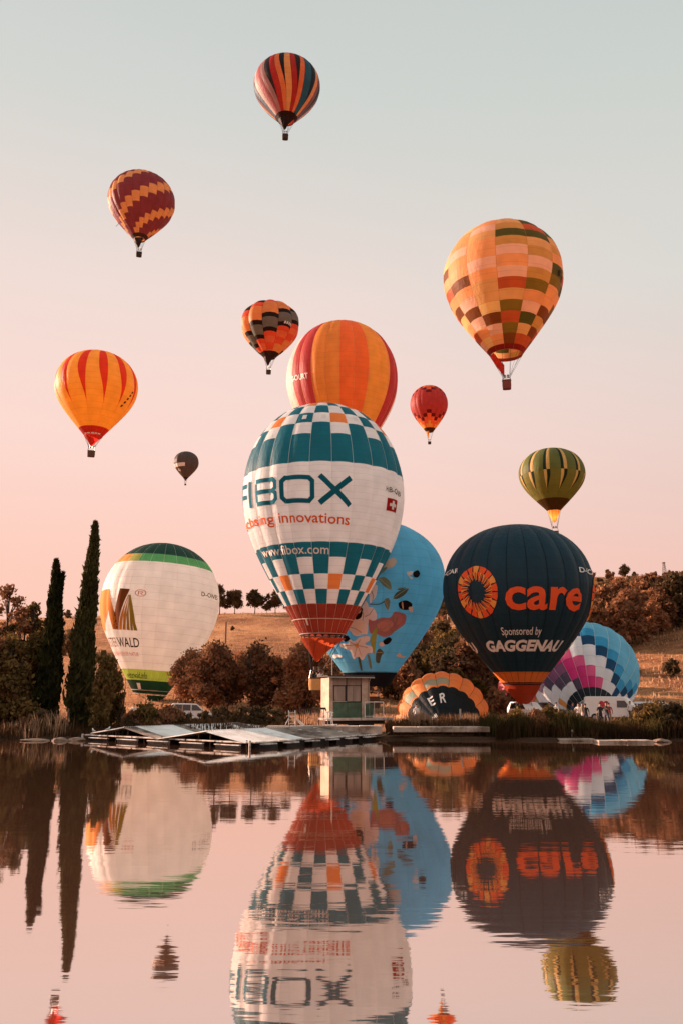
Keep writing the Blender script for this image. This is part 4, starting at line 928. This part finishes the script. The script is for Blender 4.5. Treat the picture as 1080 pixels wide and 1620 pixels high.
    # gulls standing on the dock's far corner
    for i,(s,t,zz) in enumerate(((11.9,.1,.47),(13.0,-.1,.36))):
        g=empty('gull',N+pt(s,t,zz),(0,0,1.2+i)); tag(g,('white gull standing on the tin roof corner','white gull standing on the left end plank of the dock')[i],'bird','gulls on the dock')
        mb=MB(); pts=[(-.24,0,.14),(-.12,0,.16),(0,0,.18),(.1,0,.2),(.15,0,.28),(.19,0,.31),(.25,0,.3)]; mb.tube(pts,[.015,.05,.075,.06,.04,.042,.012],10)
        mb.build('body',simple('feather',(.7,.66,.62),.8,.1),g,True)
        for sy in (-1,1):
            w=MB(); w.tube([(-.3,sy*.03,.15),(-.1,sy*.07,.19),(.06,sy*.06,.2)],[.012,.035,.03],6); w.build('wing',simple('feather_grey',(.25,.24,.24),.8,.1),g,True)
            w=MB(); w.tube([(0,sy*.025,0),(0,sy*.025,.12)],.008,5); w.build('leg',simple('beak',(.5,.3,.08),.6,.1),g)
dock()
rope=simple('rope',(.30,.22,.15),.9,.2,20)
for i,(p0,p1,lab) in enumerate(((at(590,1164,52),at(616,1158,53.2),'mooring rope from the dock to the bank right of the hut'),(at(160,1168,51.4),at(128,1158,54),'mooring rope from the left end of the dock to the bank'))):
    mb=MB(); mb.tube([p0.lerp(p1,t)-Vector((0,0,.5*t*(1-t))) for t in (0,.15,.3,.5,.7,.85,1)],.022,5); tag(mb.build('mooring_rope',rope),lab,'rope','mooring ropes')

# ---------------------------------------------------------------- pump hut on its pier
def hut():
    D=56.0; p=at(552,1136,D); zs=p.z; rz=R_(17); root=empty('pump_hut',(p.x,D,zs),(0,0,rz)); tag(root,'small pump hut with green lower panels on a concrete pier','hut')
    zt=at(552,1071,D).z-zs
    pl=simple('hut_plaster',(.52,.36,.27),.85,.18,2.5,bump=.2,dirt=(.34,.22,.16)); bd=simple('hut_boards',(.33,.235,.185),.75,.25,3,stretch=(1,1,.2),dirt=(.2,.135,.1)); gn=simple('green_panel',(.055,.105,.06),.55,.3,2.5,dirt=(.05,.06,.035)); dk=simple('hut_dark',(.03,.022,.018),.8); rf=simple('roof_felt',(.05,.04,.035),.9,.3,4,bump=.3); cc=simple('concrete',(.40,.32,.27),.9,.2,2,bump=.3,dirt=(.2,.14,.11)); wh=simple('white_paint',(.72,.66,.6),.5,.08,4)
    w,d=2.45,2.0
    def bx(name,c,s,m,ch=.01,parent=root): 
        mb=MB(); mb.box(c,s,None,0,ch); return mb.build(name,m,parent)
    bx('wall',(-w/2-.06,d/2,zt/2),(.12,d,zt-.02),pl); bx('wall',(w/2+.06,d/2,zt/2),(.12,d-.01,zt-.02),pl); bx('wall',(0,d-.06,zt/2),(w,.12,zt-.03),pl)
    bx('core',(0,.14,zt/2),(w,.04,zt-.04),dk)
    bx('pillar',(w/2-.16,.03,zt*.5),(.42,.16,zt-.02),pl); bx('pillar',(-w/2+.04,.03,zt*.5),(.16,.16,zt-.02),pl)
    x0,x1=-w/2+.14,w/2-.39; gz_=zt*.38; W_=x1-x0
    # upper boards: two short panels above, tall ones below
    for i,(u0,u1) in enumerate(((0,.47),(.49,1))): bx('board_panel',(x0+W_*(u0+u1)/2,.07,zt*.89),(W_*(u1-u0),.06,zt*.19),bd)
    s=bx('shutter',(x0+W_*.235,.085,zt*.59),(W_*.45,.07,zt*.37),bd)
    for xx,ww,zz,hh in ((x0+W_*.03,.05,zt*.59,zt*.38),(x0+W_*.44,.05,zt*.59,zt*.38),(x0+W_*.235,W_*.4,zt*.785,.05),(x0+W_*.235,W_*.4,zt*.405,.05)): bx('frame',(xx,.045,zz),(ww,.05,hh),dk,.005,s)
    for u0,u1 in ((.49,.72),(.735,.985)): bx('board_panel',(x0+W_*(u0+u1)/2,.075,zt*.59),(W_*(u1-u0),.06,zt*.38),bd)
    for u0,u1 in ((0,.495),(.505,1)): bx('green_panel',(x0+W_*(u0+u1)/2,-.01,gz_/2-.01),(W_*(u1-u0),.07,gz_),gn)
    bx('roof',(0.05,d/2-.05,zt+.05),(w+.75,d+.6,.1),rf,.02); bx('fascia',(0.05,-.36,zt+.02),(w+.7,.03,.07),dk)
    mb=MB(); mb.tube([(-w/2-.3,-.40,zt-.03),(w/2+.4,-.40,zt-.05)],.045,6); mb.build('gutter',simple('pipe',(.38,.28,.22),.6),root)
    mb=MB(); mb.tube([(w/2+.14,-.38,zt-.05),(w/2+.14,-.05,zt-.3),(w/2+.14,-.05,.05)],.035,6); mb.build('downpipe',simple('pipe',(.38,.28,.22),.6),root)
    for xx in (x0-.02,x0+W_*.48,x1+.02): bx('batten',(xx,.05,zt*.69),(.045,.09,zt*.6),dk)
    bx('sill',(x0+W_*.235,-.0,zt*.398),(W_*.47,.14,.05),pl)
    # slab with railing on its right part
    bx('slab',(.55,.4,-.07),(w+2.0,2.2,.16),cc,.02)
    for i in range(2): bx('slab_edge',(-.55+i*2.25,-.72,-.05),(2.2,.03,.17),simple('pale_edge',(.5,.4,.34),.8,.2,3))
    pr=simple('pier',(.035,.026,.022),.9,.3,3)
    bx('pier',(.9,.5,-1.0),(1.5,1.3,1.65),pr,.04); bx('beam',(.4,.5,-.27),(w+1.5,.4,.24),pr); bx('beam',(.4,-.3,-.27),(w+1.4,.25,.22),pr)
    xr0,xr1=w/2-.35,w/2+.92; rail=empty('railing',(0,0,0)); rail.parent=root
    mb=MB()
    for xx in (xr0,xr1): mb.tube([(xx,-.62,.02),(xx,-.62,1.02)],.03,6)
    mb.tube([(xr0,-.62,1.02),(xr1,-.62,1.02)],.03,6); mb.tube([(xr1,-.62,1.02),(xr1,1.2,1.02)],.03,6); mb.tube([(xr1,1.2,.02),(xr1,1.2,1.02)],.03,6); mb.tube([(xr0,-.62,.12),(xr1,-.62,.12)],.02,6)
    bpy.data.objects.remove(rail); rl=mb.build('railing',wh,root)
    m,nt,Nn,L=new_mat('wire_mesh'); out=Nn.new('ShaderNodeOutputMaterial'); pb=Nn.new('ShaderNodeBsdfPrincipled'); pb.inputs['Base Color'].default_value=(.06,.09,.06,1); L.new(pb.outputs[0],out.inputs[0])
    mb=MB()
    for i in range(15): xx=xr0+(xr1-xr0)*(i+.5)/15; mb.tube([(xx,-.62,.12),(xx,-.62,1.0)],.006,4)
    for i in range(10): zz=.16+i*.085; mb.tube([(xr0,-.615,zz),(xr1,-.615,zz)],.006,4)
    mb.build('wire_mesh',m,rl)
    bx('green_panel',(w/2+.12,-.05,.45),(.5,.04,.85),gn)
    mb=MB(); mb.tube([(-w/2+.25,.6,zt),(-w/2+.25,.6,zt+1.55)],.035,6); mb.build('vent_pipe',simple('pipe',(.38,.28,.22),.6),root)
hut()
def chair():
    D=53.2; p=at(519,1149,D); r=empty('garden_chair',(p.x,D,p.z),(0,0,R_(-12))); tag(r,'white plastic garden chair beside the pump hut','chair'); m=simple('white_plastic',(.78,.72,.68),.4,.05,4)
    mb=MB(); mb.box((0,0,.42),(.5,.46,.035),None,0,.01); mb.build('seat',m,r)
    mb=MB(); fs=[]; vs=[]
    for j in range(7):
        for i in range(9):
            u=i/8*2-1; v=j/6; wv=.22+.05*v-.10*max(0,v-.7)*3*0; zt=.44+v*.46*(1-.12*u*u); vs.append((u*wv,.20+v*.1-.05*u*u*-1,zt))
    for j in range(6):
        for i in range(8):
            if i%2==1 and 1<=j<=4: continue
            k=j*9+i; fs.append((k,k+1,k+10,k+9))
    me=mesh('backrest',vs,fs,m); o=link('backrest',me,r); so=o.modifiers.new('thick','SOLIDIFY'); so.thickness=.02
    for sx in (-1,1):
        for sy in (-1,1): mb=MB(); mb.tube([(sx*.22,sy*.2,.42),(sx*.25,sy*.24,0)],[.03,.02],6); mb.build('leg',m,r)
        mb=MB(); mb.tube([(sx*.25,-.2,.42),(sx*.27,-.2,.64),(sx*.28,.0,.66),(sx*.26,.24,.66)],.025,6); mb.build('armrest',m,r)
    # wall it stands on
chair()
cc=simple('concrete',(.40,.32,.27),.9); pale=simple('pale_concrete',(.50,.38,.31),.9,.18,1.5,bump=.3,dirt=(.22,.14,.10))
def slab(name,label,cat,px0,px1,D,ztop,depth,h,group=None):
    a,b=at(px0,1150,D),at(px1,1150,D); mb=MB(); n=max(2,int((b.x-a.x)/1.4)); r=empty(name,((a.x+b.x)/2,D+depth/2,ztop)); tag(r,label,cat,group)
    w=(b.x-a.x)/n
    for i in range(n):
        mb=MB(); mb.box((-(b.x-a.x)/2+w*(i+.5),random.uniform(-.03,.03),-h/2+random.uniform(-.012,.012)),(w-.02,depth,h),None,0,.03); mb.build('slab',pale,r)
    return r
slab('quay_wall','low concrete quay under the white chair and the hut','wall',420,604,52.4,at(500,1149,52.4).z,1.6,.5)
slab('quay_wall','long pale concrete ledge in front of the lying orange balloon','wall',622,774,52.3,at(700,1150,52.3).z,1.2,.32)
slab('pontoon','pale flat pontoon lying at the water on the right','pontoon',945,1032,48.7,.14,1.2,.2)
slab('pontoon','small thin landing board below the people','pontoon',884,940,50.6,.12,.8,.16)
def rocks():
    for i,(px,D,s,lab) in enumerate(((58,50.9,(.9,.45,.10),'long flat pale stone at the water below the cypresses'),(96,50.8,(.5,.35,.17),'pale boulder at the water, right of the flat stone'),(122,51,(.55,.35,.18),'small pale stone at the water near the dock'),(1046,49.6,(.5,.35,.16),'small pale stone right of the pontoon'))):
        p=at(px,1168,D); me=bpy.data.meshes.new('shore_stone'); bm=bmesh.new(); bmesh.ops.create_icosphere(bm,subdivisions=3,radius=1)
        for v in bm.verts:
            v.co*=1+.28*noise.noise(v.co*1.3+Vector((i*7,0,0)))+.08*noise.noise(v.co*4); v.co=Vector((v.co.x*s[0],v.co.y*s[1],max(-.5,v.co.z)*s[2]))
        bm.to_mesh(me); bm.free(); me.materials.append(simple('mud_stone',(.22,.145,.105),.9,.3,2,bump=.4)); tag(link('shore_stone',me,loc=(p.x,D,.03)),lab,'stone','stones at the water')
rocks()
def ladder():
    D=53.5; p=at(462,1149,D); m=simple('white_paint',(.72,.66,.6),.5); r=empty('pool_ladder',(p.x,D,p.z),(0,0,.2)); tag(r,'white steel ladder stand on the quay behind the tin roof','ladder')
    for sx in (-1,1): mb=MB(); mb.tube([(sx*.2,0,0),(sx*.2,0,.85),(sx*.2,.12,.95)],.03,6); mb.build('rail',m,r); mb=MB(); mb.tube([(sx*.2,0,.5),(sx*.2-.28*(sx<0),-.1,0)],.025,6); mb.build('brace',m,r)
    for i in range(4): mb=MB(); mb.box((0,0,.16+i*.22),(.4,.1,.03)); mb.build('rung',m,r)
    mb=MB(); mb.tube([(.3,.1,.45),(.75,.1,.02)],[.05,.12],6); mb.build('chute',m,r)
ladder()
def gate():
    D=57.5; m=simple('gate_iron',(.06,.04,.03),.7,.3); a=at(474,1140,D); b=at(504,1140,D); r=empty('iron_gate',(a.x,D,gz(a.x,D)),(0,0,0)); tag(r,'rusty iron gate of upright bars left of the hut','gate'); L=b.x-a.x
    mb=MB(); [mb.tube([(x_,0,-.1),(x_,0,1.55)],.04,6) for x_ in (0,L)]; mb.tube([(0,0,1.45),(L,0,1.45)],.025,6); mb.tube([(0,0,.15),(L,0,.15)],.025,6); mb.build('frame',m,r)
    for i in range(8): x_=L*(i+1)/9; mb=MB(); mb.tube([(x_,0,.15),(x_,0,1.45)],.014,5); mb.build('bar',m,r)
gate()
def lamp_post():
    D=56.5; p=at(512,1140,D); r=empty('float_switch_post',(p.x,D,gz(p.x,D))); tag(r,'short post with a dark box on top beside the chair','post'); mb=MB(); mb.tube([(0,0,0),(0,0,1.45)],.03,6); mb.build('pole',simple('gate_iron',(.06,.04,.03)),r); mb=MB(); mb.box((0,0,1.52),(.42,.25,.14),None,0,.02); mb.build('head',simple('hut_dark',(.03,.022,.018)),r)
lamp_post()
# fence posts and poles
wp=simple('post_wood',(.16,.10,.07),.9,.3,6); wl_=simple('post_pale',(.5,.4,.34),.8,.2,6)
def post(name,label,px,py_top,D,r,m,group,cat='post'):
    x,y=put(px,D); g=gz(x,y); h=max(.4,at(px,py_top,D).z-g); mb=MB(); mb.tube([(0,0,-.2),(0,0,h)],r,7); mb.tube([(0,0,h),(0,0,h+.02)],r*.7,7); tag(mb.build(name,m,None,loc=(x,y,g)),label,cat,group)
gp='wooden posts along the bank'
for px,pt_,D,r,m,lab in ((68,1122,55,.07,wl_,'pale wooden post in front of the shorter cypress'),(109,1121,55,.06,wp,'dark wooden post between the two cypresses'),(91,1124,57,.04,wp,'thin dark post by the shorter cypress'),(48,1129,54.5,.05,wp,'brown post leaning in the dry grass at the left'),(290,1116,57,.06,wp,'dark wooden post before the white parked car'),(398,1119,58,.04,wp,'thin post standing in the dark hedge'),(727,1122,55,.06,wl_,'pale post before the lying orange balloon'),(914,1128,54,.05,wp,'brown post by the landing board'),(943,1128,54,.05,wp,'brown post under the people in dark clothes'),(902,1155,51.8,.05,wl_,'short pale peg at the water')):
    post('wooden_post',lab,px,pt_,D,r,m,gp)
post('slope_post','weathered pole on the brown slope right of the white balloon',354,984,210,.22,wp,None,'pole')
post('slope_pole','pale pole on the hill between the blue and navy balloons',711,972,190,.10,wl_,None,'pole')
post('slope_pole','thin pole on the skyline between the cypresses',124,958,285,.12,wp,None,'pole')
post('field_post','dark stump post on the tan field at the right',1015,1060,130,.3,wp,None,'post')
def mast():
    D=358; x,y=put(1068,D); g=gz(x,y); h=at(1068,889,D).z-g; r=empty('lattice_mast',(x,y,g)); tag(r,'lattice mast on the right hill skyline','mast'); m=simple('mast_steel',(.16,.12,.11),.6); mb=MB()
    for sx,sy in ((-1,-1),(1,-1),(1,1),(-1,1)): mb.tube([(sx*.9,sy*.9,-1),(sx*.25,sy*.25,h)],.12,5)
    mb.build('leg_frame',m,r); mb=MB()
    for i in range(7):
        z0,z1=h*i/7,h*(i+1)/7; w0,w1=.9-.65*i/7,.9-.65*(i+1)/7; mb.tube([(-w0,-w0,z0),(w1,-w1,z1)],.07,4); mb.tube([(w0,w0,z0),(-w1,w1,z1)],.07,4)
    mb.build('bracing',m,r); mb=MB(); mb.box((0,0,h-.4),(1.6,.3,.25)); mb.build('antenna',m,r)
mast()
# ---------------------------------------------------------------- vehicles
def wheel(parent,x,y,z,r,side):
    mb=MB(); mb.tube([(0,-.1,0),(0,.1,0)],r,16); w=mb.build('wheel',simple('tyre',(.02,.02,.02),.8),parent,loc=(x,y,z)); mb=MB(); mb.tube([(0,-.115,0),(0,.115,0)],r*.55,12); mb.build('rim',simple('hub',(.35,.34,.33),.4,.1,metal=.6),w)
def vehicle(name,label,cat,px,D,rz,prof,width,wins,body,group,wheels,logo=False):
    """side profile extruded with chamfered flanks; glass, lamps and wheels as parts"""
    x,y=put(px,D); r=empty(name,(x,y,gz(x,y)+.0),(0,0,rz)); tag(r,label,cat,group); n=len(prof); w=width/2
    pr=[Vector((a,0,b)) for a,b in prof]; c=Vector((sum(a for a,_ in prof)/n,0,sum(b for _,b in prof)/n)); vs=[]
    for yy,sc in ((-w,.955),(-w+.09,1),(w-.09,1),(w,.955)):
        for p_ in pr: 
            tum=max(0,(p_.z-.95))*.10; q=c+(p_-c)*sc; vs.append((q.x,yy*(1-tum),q.z))
    fs=[tuple(range(n)),tuple(range(4*n-1,3*n-1,-1))]
    for k_ in range(3):
        for i in range(n): fs.append((k_*n+i,(k_+1)*n+i,(k_+1)*n+(i+1)%n,k_*n+(i+1)%n))
    link('body',mesh('body',vs,fs,body),r); gl=simple('car_glass',(.02,.02,.022),.08,.05,spec=.7)
    for kind,pts in wins:
        if kind=='side':
            for sy in (-1,1):
                mb=MB(); vs=[]
                for o in (0,.02):
                    for a,b in pts: vs.append((a,sy*(w*(1-max(0,b-.95)*.10)-.0+.008+o*.6),b))
                m=len(pts); mb.add(vs,[tuple(range(m)),tuple(range(2*m-1,m-1,-1))]+[(i,(i+1)%m,m+(i+1)%m,m+i) for i in range(m)]); mb.build('window',gl,r)
        else:
            (a0,b0),(a1,b1)=pts; mb=MB(); d=Vector((a1-a0,0,b1-b0)); nrm=Vector((-d.z,0,d.x)).normalized()*.02*(1 if kind=='front' else -1)
            vs=[]
            for o in (.4,1.2): vs+=[(a0+nrm.x*o,-w*.84,b0+nrm.z*o),(a0+nrm.x*o,w*.84,b0+nrm.z*o),(a1+nrm.x*o,w*.76,b1+nrm.z*o),(a1+nrm.x*o,-w*.76,b1+nrm.z*o)]
            mb.add(vs,[(0,1,2,3),(7,6,5,4),(0,4,5,1),(1,5,6,2),(2,6,7,3),(3,7,4,0)]); mb.build('windscreen' if kind=='front' else 'rear_window',gl,r)
    xs=[a for a,_ in prof]
    for sy in (-1,1):
        mb=MB(); mb.box((max(xs)-.0,sy*w*.72,.68),(.06,.28,.14),None,0,.02); mb.build('headlight',simple('lamp_glass',(.6,.58,.55),.2),r)
        mb=MB(); mb.box((min(xs)+.0,sy*w*.8,.8),(.06,.14,.3),None,0,.02); mb.build('tail_light',simple('lamp_red',(.35,.02,.02),.3),r)
    for xx in wheels:
        for sy in (-1,1): wheel(r,xx,sy*(w-.1),.33,.33,sy)
    if logo:
        mb=MB(); hs=[]
        for i in range(26):
            t=i/26*2*math.pi; hs.append((-.75+.026*16*math.sin(t)**3,-w-.012,1.45+.026*(13*math.cos(t)-5*math.cos(2*t)-2*math.cos(3*t)-math.cos(4*t))))
        bk=[(a,b+.02,c_) for a,b,c_ in hs]; m_=len(hs); mb.add(hs+bk,[tuple(range(m_))]+[(i,m_+i,m_+(i+1)%m_,(i+1)%m_) for i in range(m_)]); mb.build('emblem',simple('heart_red',(.5,.03,.04),.5),r)
    return r
VAN=[(-2.5,.35),(2.5,.35),(2.55,.6),(2.5,.95),(1.75,1.15),(1.15,1.95),(.9,2.12),(-2.3,2.15),(-2.5,2.05)]
VW=[('side',[(.35,1.2),(1.45,1.2),(1.02,1.78),(.35,1.78)]),('front',[(1.72,1.2),(1.18,1.88)]),('rear',[(-2.5,1.3),(-2.5,1.85)])]
CAR=[(-2.1,.3),(2.1,.3),(2.15,.55),(2.05,.78),(1.0,.92),(.35,1.38),(-.9,1.46),(-1.7,1.1),(-2.12,1.0)]
CW=[('side',[(-.05,.95),(.85,.95),(.32,1.32),(-.05,1.34)]),('side',[(-1.35,.98),(-.15,.95),(-.15,1.35),(-.85,1.39)]),('front',[(.98,.95),(.4,1.34)]),('rear',[(-1.66,1.12),(-.98,1.43)])]
EST=[(-2.2,.3),(2.15,.3),(2.2,.6),(2.05,.85),(1.1,1.0),(.4,1.6),(-1.7,1.66),(-2.1,1.2),(-2.22,1.0)]
EW=[('side',[(-.05,1.02),(.9,1.02),(.38,1.5),(-.05,1.52)]),('side',[(-1.7,1.05),(-.15,1.02),(-.15,1.53),(-1.5,1.56)]),('front',[(1.06,1.04),(.44,1.55)]),('rear',[(-2.08,1.22),(-1.74,1.6)])]
wht=simple('car_white',(.78,.74,.71),.3,.04,2,spec=.5); dkp=simple('car_dark',(.03,.03,.035),.3,.1,2,spec=.5); sil=simple('car_silver',(.45,.43,.42),.3,.05,2,spec=.5,metal=.3)
GV='vehicles parked behind the bank'
vehicle('parked_car','white car with dark windows parked left of the pink and white balloon','car',834,80,R_(-68),EST,1.8,EW,wht,GV,(-1.6,1.6))
vehicle('parked_car','dark car beside the leftmost white car','car',862,87,R_(-25),EST,1.8,EW,dkp,GV,(-1.35,1.35))
vehicle('white_van','white van with a red heart emblem behind the people','van',972,76,R_(-28),VAN,2.0,VW,wht,GV,(-1.6,1.6),True)
vehicle('parked_car','white car right of the heart emblem van','car',1008,80,R_(-15),EST,1.8,EW,wht,GV,(-1.35,1.35))
vehicle('parked_car','white estate car parked behind the shrubs at the right edge','car',1036,84,R_(10),EST,1.85,EW,wht,GV,(-1.35,1.35))
vehicle('parked_car','silver car at the right end of the parked row','car',1068,86,R_(-10),CAR,1.8,CW,sil,GV,(-1.3,1.3))
vehicle('parked_car','white car behind the hedge right of the white balloon','car',304,78,R_(12),EST,1.8,EW,wht,GV,(-1.35,1.35))
# burner trailer tarp beside the pink balloon mouth
# ---------------------------------------------------------------- people
SKIN=simple('skin',(.45,.24,.16),.6,.1); HAIR=simple('hair',(.04,.025,.018),.7,.2)
def person(label,x,y,z,rz,shirt,pants,pose=0,group='people at the launch site',hair=None,hat=None):
    r=empty('person',(x,y,z),(0,0,rz)); tag(r,label,'person',group); s=random.uniform(.96,1.03); r.scale=(s,s,s)
    V=[];E=[];Rr=[]
    def a(p,rad,par=None):
        V.append(p); Rr.append(rad); i=len(V)-1
        if par is not None: E.append((par,i))
        return i
    st=.10 if pose==0 else .17
    pel=a((0,0,.93),(.155,.115)); ab=a((0,.0,1.08),(.14,.105),pel); ch=a((0,.01,1.30),(.165,.115),ab); nk=a((0,.01,1.475),(.055,.055),ch); hd=a((0,-.015,1.60),(.078,.092),nk); a((0,-.01,1.70),(.068,.078),hd)
    for sx in (-1,1):
        hip=a((sx*.10,0,.86),(.095,.10),pel); kn=a((sx*(st),-.02+(.05 if pose==1 and sx>0 else 0),.48),(.062,.066),hip); an=a((sx*(st+.01),.03,.10),(.042,.048),kn); a((sx*(st+.03),-.12,.045),(.042,.038),an)
        sh_=a((sx*.19,.01,1.40),(.065,.065),ch)
        if pose==2: el=a((sx*.30,-.12,1.20),(.045,.045),sh_); wr=a((sx*.24,-.34,1.25),(.034,.034),el)
        elif pose==3 and sx>0: el=a((.34,-.05,1.55),(.045,.045),sh_); wr=a((.30,-.10,1.82),(.034,.034),el)
        else: el=a((sx*.27,.02,1.13),(.045,.045),sh_); wr=a((sx*.28,-.08,.90),(.034,.034),el)
        p=V[wr]; a((p[0],p[1]-.05,p[2]-(.07 if pose not in (2,3) else 0)),(.036,.026),wr)
    me=bpy.data.meshes.new('body'); me.from_pydata(V,E,[]); ob=bpy.data.objects.new('body',me); COL.objects.link(ob)
    ob.modifiers.new('s','SKIN')
    for i,d in enumerate(me.skin_vertices[0].data): d.radius=Rr[i]; d.use_root=(i==0)
    ss=ob.modifiers.new('u','SUBSURF'); ss.levels=1; ss.render_levels=1
    dg=bpy.context.evaluated_depsgraph_get(); nm=bpy.data.meshes.new_from_object(ob.evaluated_get(dg)); bpy.data.objects.remove(ob); nm.name='body'
    for m in (SKIN,shirt,pants,simple('shoe',(.03,.025,.02),.7)): nm.materials.append(m)
    hands=[v for v in V if False]
    for f in nm.polygons:
        c=f.center; k_=1
        if c.z>1.47 and abs(c.x)<.13: k_=0
        elif c.z<.09: k_=3
        elif c.z<.94 and abs(c.x)<.215: k_=2
        elif abs(c.x)>.2 and (c.z<1.10 and pose not in (2,3) or pose==2 and c.y<-.2 or pose==3 and c.z>1.62): k_=0
        f.material_index=k_; f.use_smooth=True
    link('body',nm,r)
    bm=bmesh.new(); bmesh.ops.create_uvsphere(bm,u_segments=12,v_segments=8,radius=1)
    for v in bm.verts: v.co=Vector((v.co.x*.092,.012+v.co.y*.108,1.685+v.co.z*.085+(.0 if v.co.y>0 else .03*max(0,-v.co.z))))
    bmesh.ops.delete(bm,geom=[v for v in bm.verts if v.co.z<1.62 or (v.co.y<-.06 and v.co.z<1.69)],context='VERTS')
    hm=bpy.data.meshes.new('hair'); bm.to_mesh(hm); bm.free(); hm.materials.append(hat or hair or HAIR); link('cap' if hat else 'hair',hm,r)
    return r
ws=simple('cloth_white',(.72,.68,.64),.9,.06,8); bs=simple('cloth_black',(.02,.02,.022),.9,.2,8); bl_=simple('cloth_blue',(.04,.06,.12),.9,.2,8); jn=simple('cloth_jeans',(.05,.06,.09),.9,.2,8); kh=simple('cloth_khaki',(.28,.2,.13),.9,.15,8); rdc=simple('cloth_red',(.35,.05,.04),.9,.15,8)
for px,D,rz,sh_,pa,po,lab in ((879,72,.4,ws,bl_,0,'person in a white shirt standing alone before the half inflated balloon'),(914,68,-.5,ws,kh,2,'person in white shirt and khaki trousers, left of the pair in black'),(925,69,2.6,bs,jn,0,'person in black close behind the white shirt'),(920,67,1.2,kh,ws,0,'person in beige top and white trousers among the group'),(948,67,.3,bs,bs,0,'person all in black, left one of the pair before the van'),(958,67.5,-.9,bs,jn,2,'person in black top and jeans, right one of the pair before the van'),(962,70,2.8,rdc,kh,0,'person in a red top half hidden behind the pair in black'),(996,74,.2,ws,jn,0,'person in white between the heart emblem van and the white car'),(1050,72,1.0,ws,kh,3,'person in white raising an arm by the parked cars at the right edge'),(905,73,.8,bl_,jn,0,'person in blue walking left of the group by the balloon mouth'),(1024,76,-.6,rdc,jn,2,'person in red beside the white cars at the right'),(1041,74,.3,bs,kh,0,'person in black top among the cars at the right edge'),(868,76,-.2,kh,jn,2,'person in beige top by the dark car'),(658,66,.5,ws,jn,0,'person in white by the left edge of the lying orange balloon'),(212,70,-.3,ws,bl_,2,'person in white under the foot of the white balloon')):
    x,y=put(px,D); person(lab,x,y,gz(x,y),rz,sh_,pa,po)
bz=FIBOX.M@Vector((-.55,0,-5.5+.12)); 
person('pilot in a white shirt with raised arm in the yellow basket',bz.x+.32,bz.y-.2,bz.z,.1,ws,bs,3,'people in the yellow basket'); person('passenger in dark clothes in the yellow basket',bz.x-.38,bz.y-.15,bz.z,-.3,bs,bs,0,'people in the yellow basket'); person('passenger in blue behind the pilot in the yellow basket',bz.x-.02,bz.y+.25,bz.z,.5,bl_,bs,0,'people in the yellow basket')
# ---------------------------------------------------------------- burner fan and orange tarp beside the half inflated balloon
def fan():
    x,y=put(936,78); r=empty('inflation_fan',(x,y,gz(x,y)),(0,0,.3)); tag(r,'dark inflation fan in front of the half inflated balloon','fan'); st=simple('steel',(.18,.17,.16),.35); mb=MB()
    mb.tube([(.55*math.cos(i*.2618),0,.75+.55*math.sin(i*.2618)) for i in range(25)],.035,6,0,False); mb.build('cage',st,r)
    for k_ in range(4):
        mb=MB(); a=k_*math.pi/2; mb.box((0,0,.27),(.13,.02,.46),Matrix.Translation((0,.05,.75))@Matrix.Rotation(a,4,'Y')@Matrix.Rotation(.4,4,'Z')); mb.build('blade',simple('cloth_black',(.02,.02,.022)),r)
    mb=MB(); mb.box((0,.3,.35),(.5,.4,.35),None,0,.03); mb.build('motor',simple('cloth_red',(.35,.05,.04)),r); mb=MB(); [mb.tube([(sx*.35,0,.3),(sx*.4,.1,0)],.03,6) for sx in (-1,1)]; mb.build('stand',st,r)
fan()
x,y=put(888,80); mb=MB(); mb.add([(-1.0,0,0),(1.1,0,0),(1.2,1.0,.1),(-.9,1.0,.1),(-.85,.1,1.15),(.55,.3,.55),(-.7,.6,1.0)],[(0,1,5,4),(1,2,5),(4,5,2,6),(0,4,6,3),(2,3,6),(0,3,2,1)])
tag(mb.build('fabric_bag',fabric(C(214,132,56)),None,loc=(x,y,gz(x,y))),'orange ochre fabric bundle left of the half inflated balloon mouth','bag')
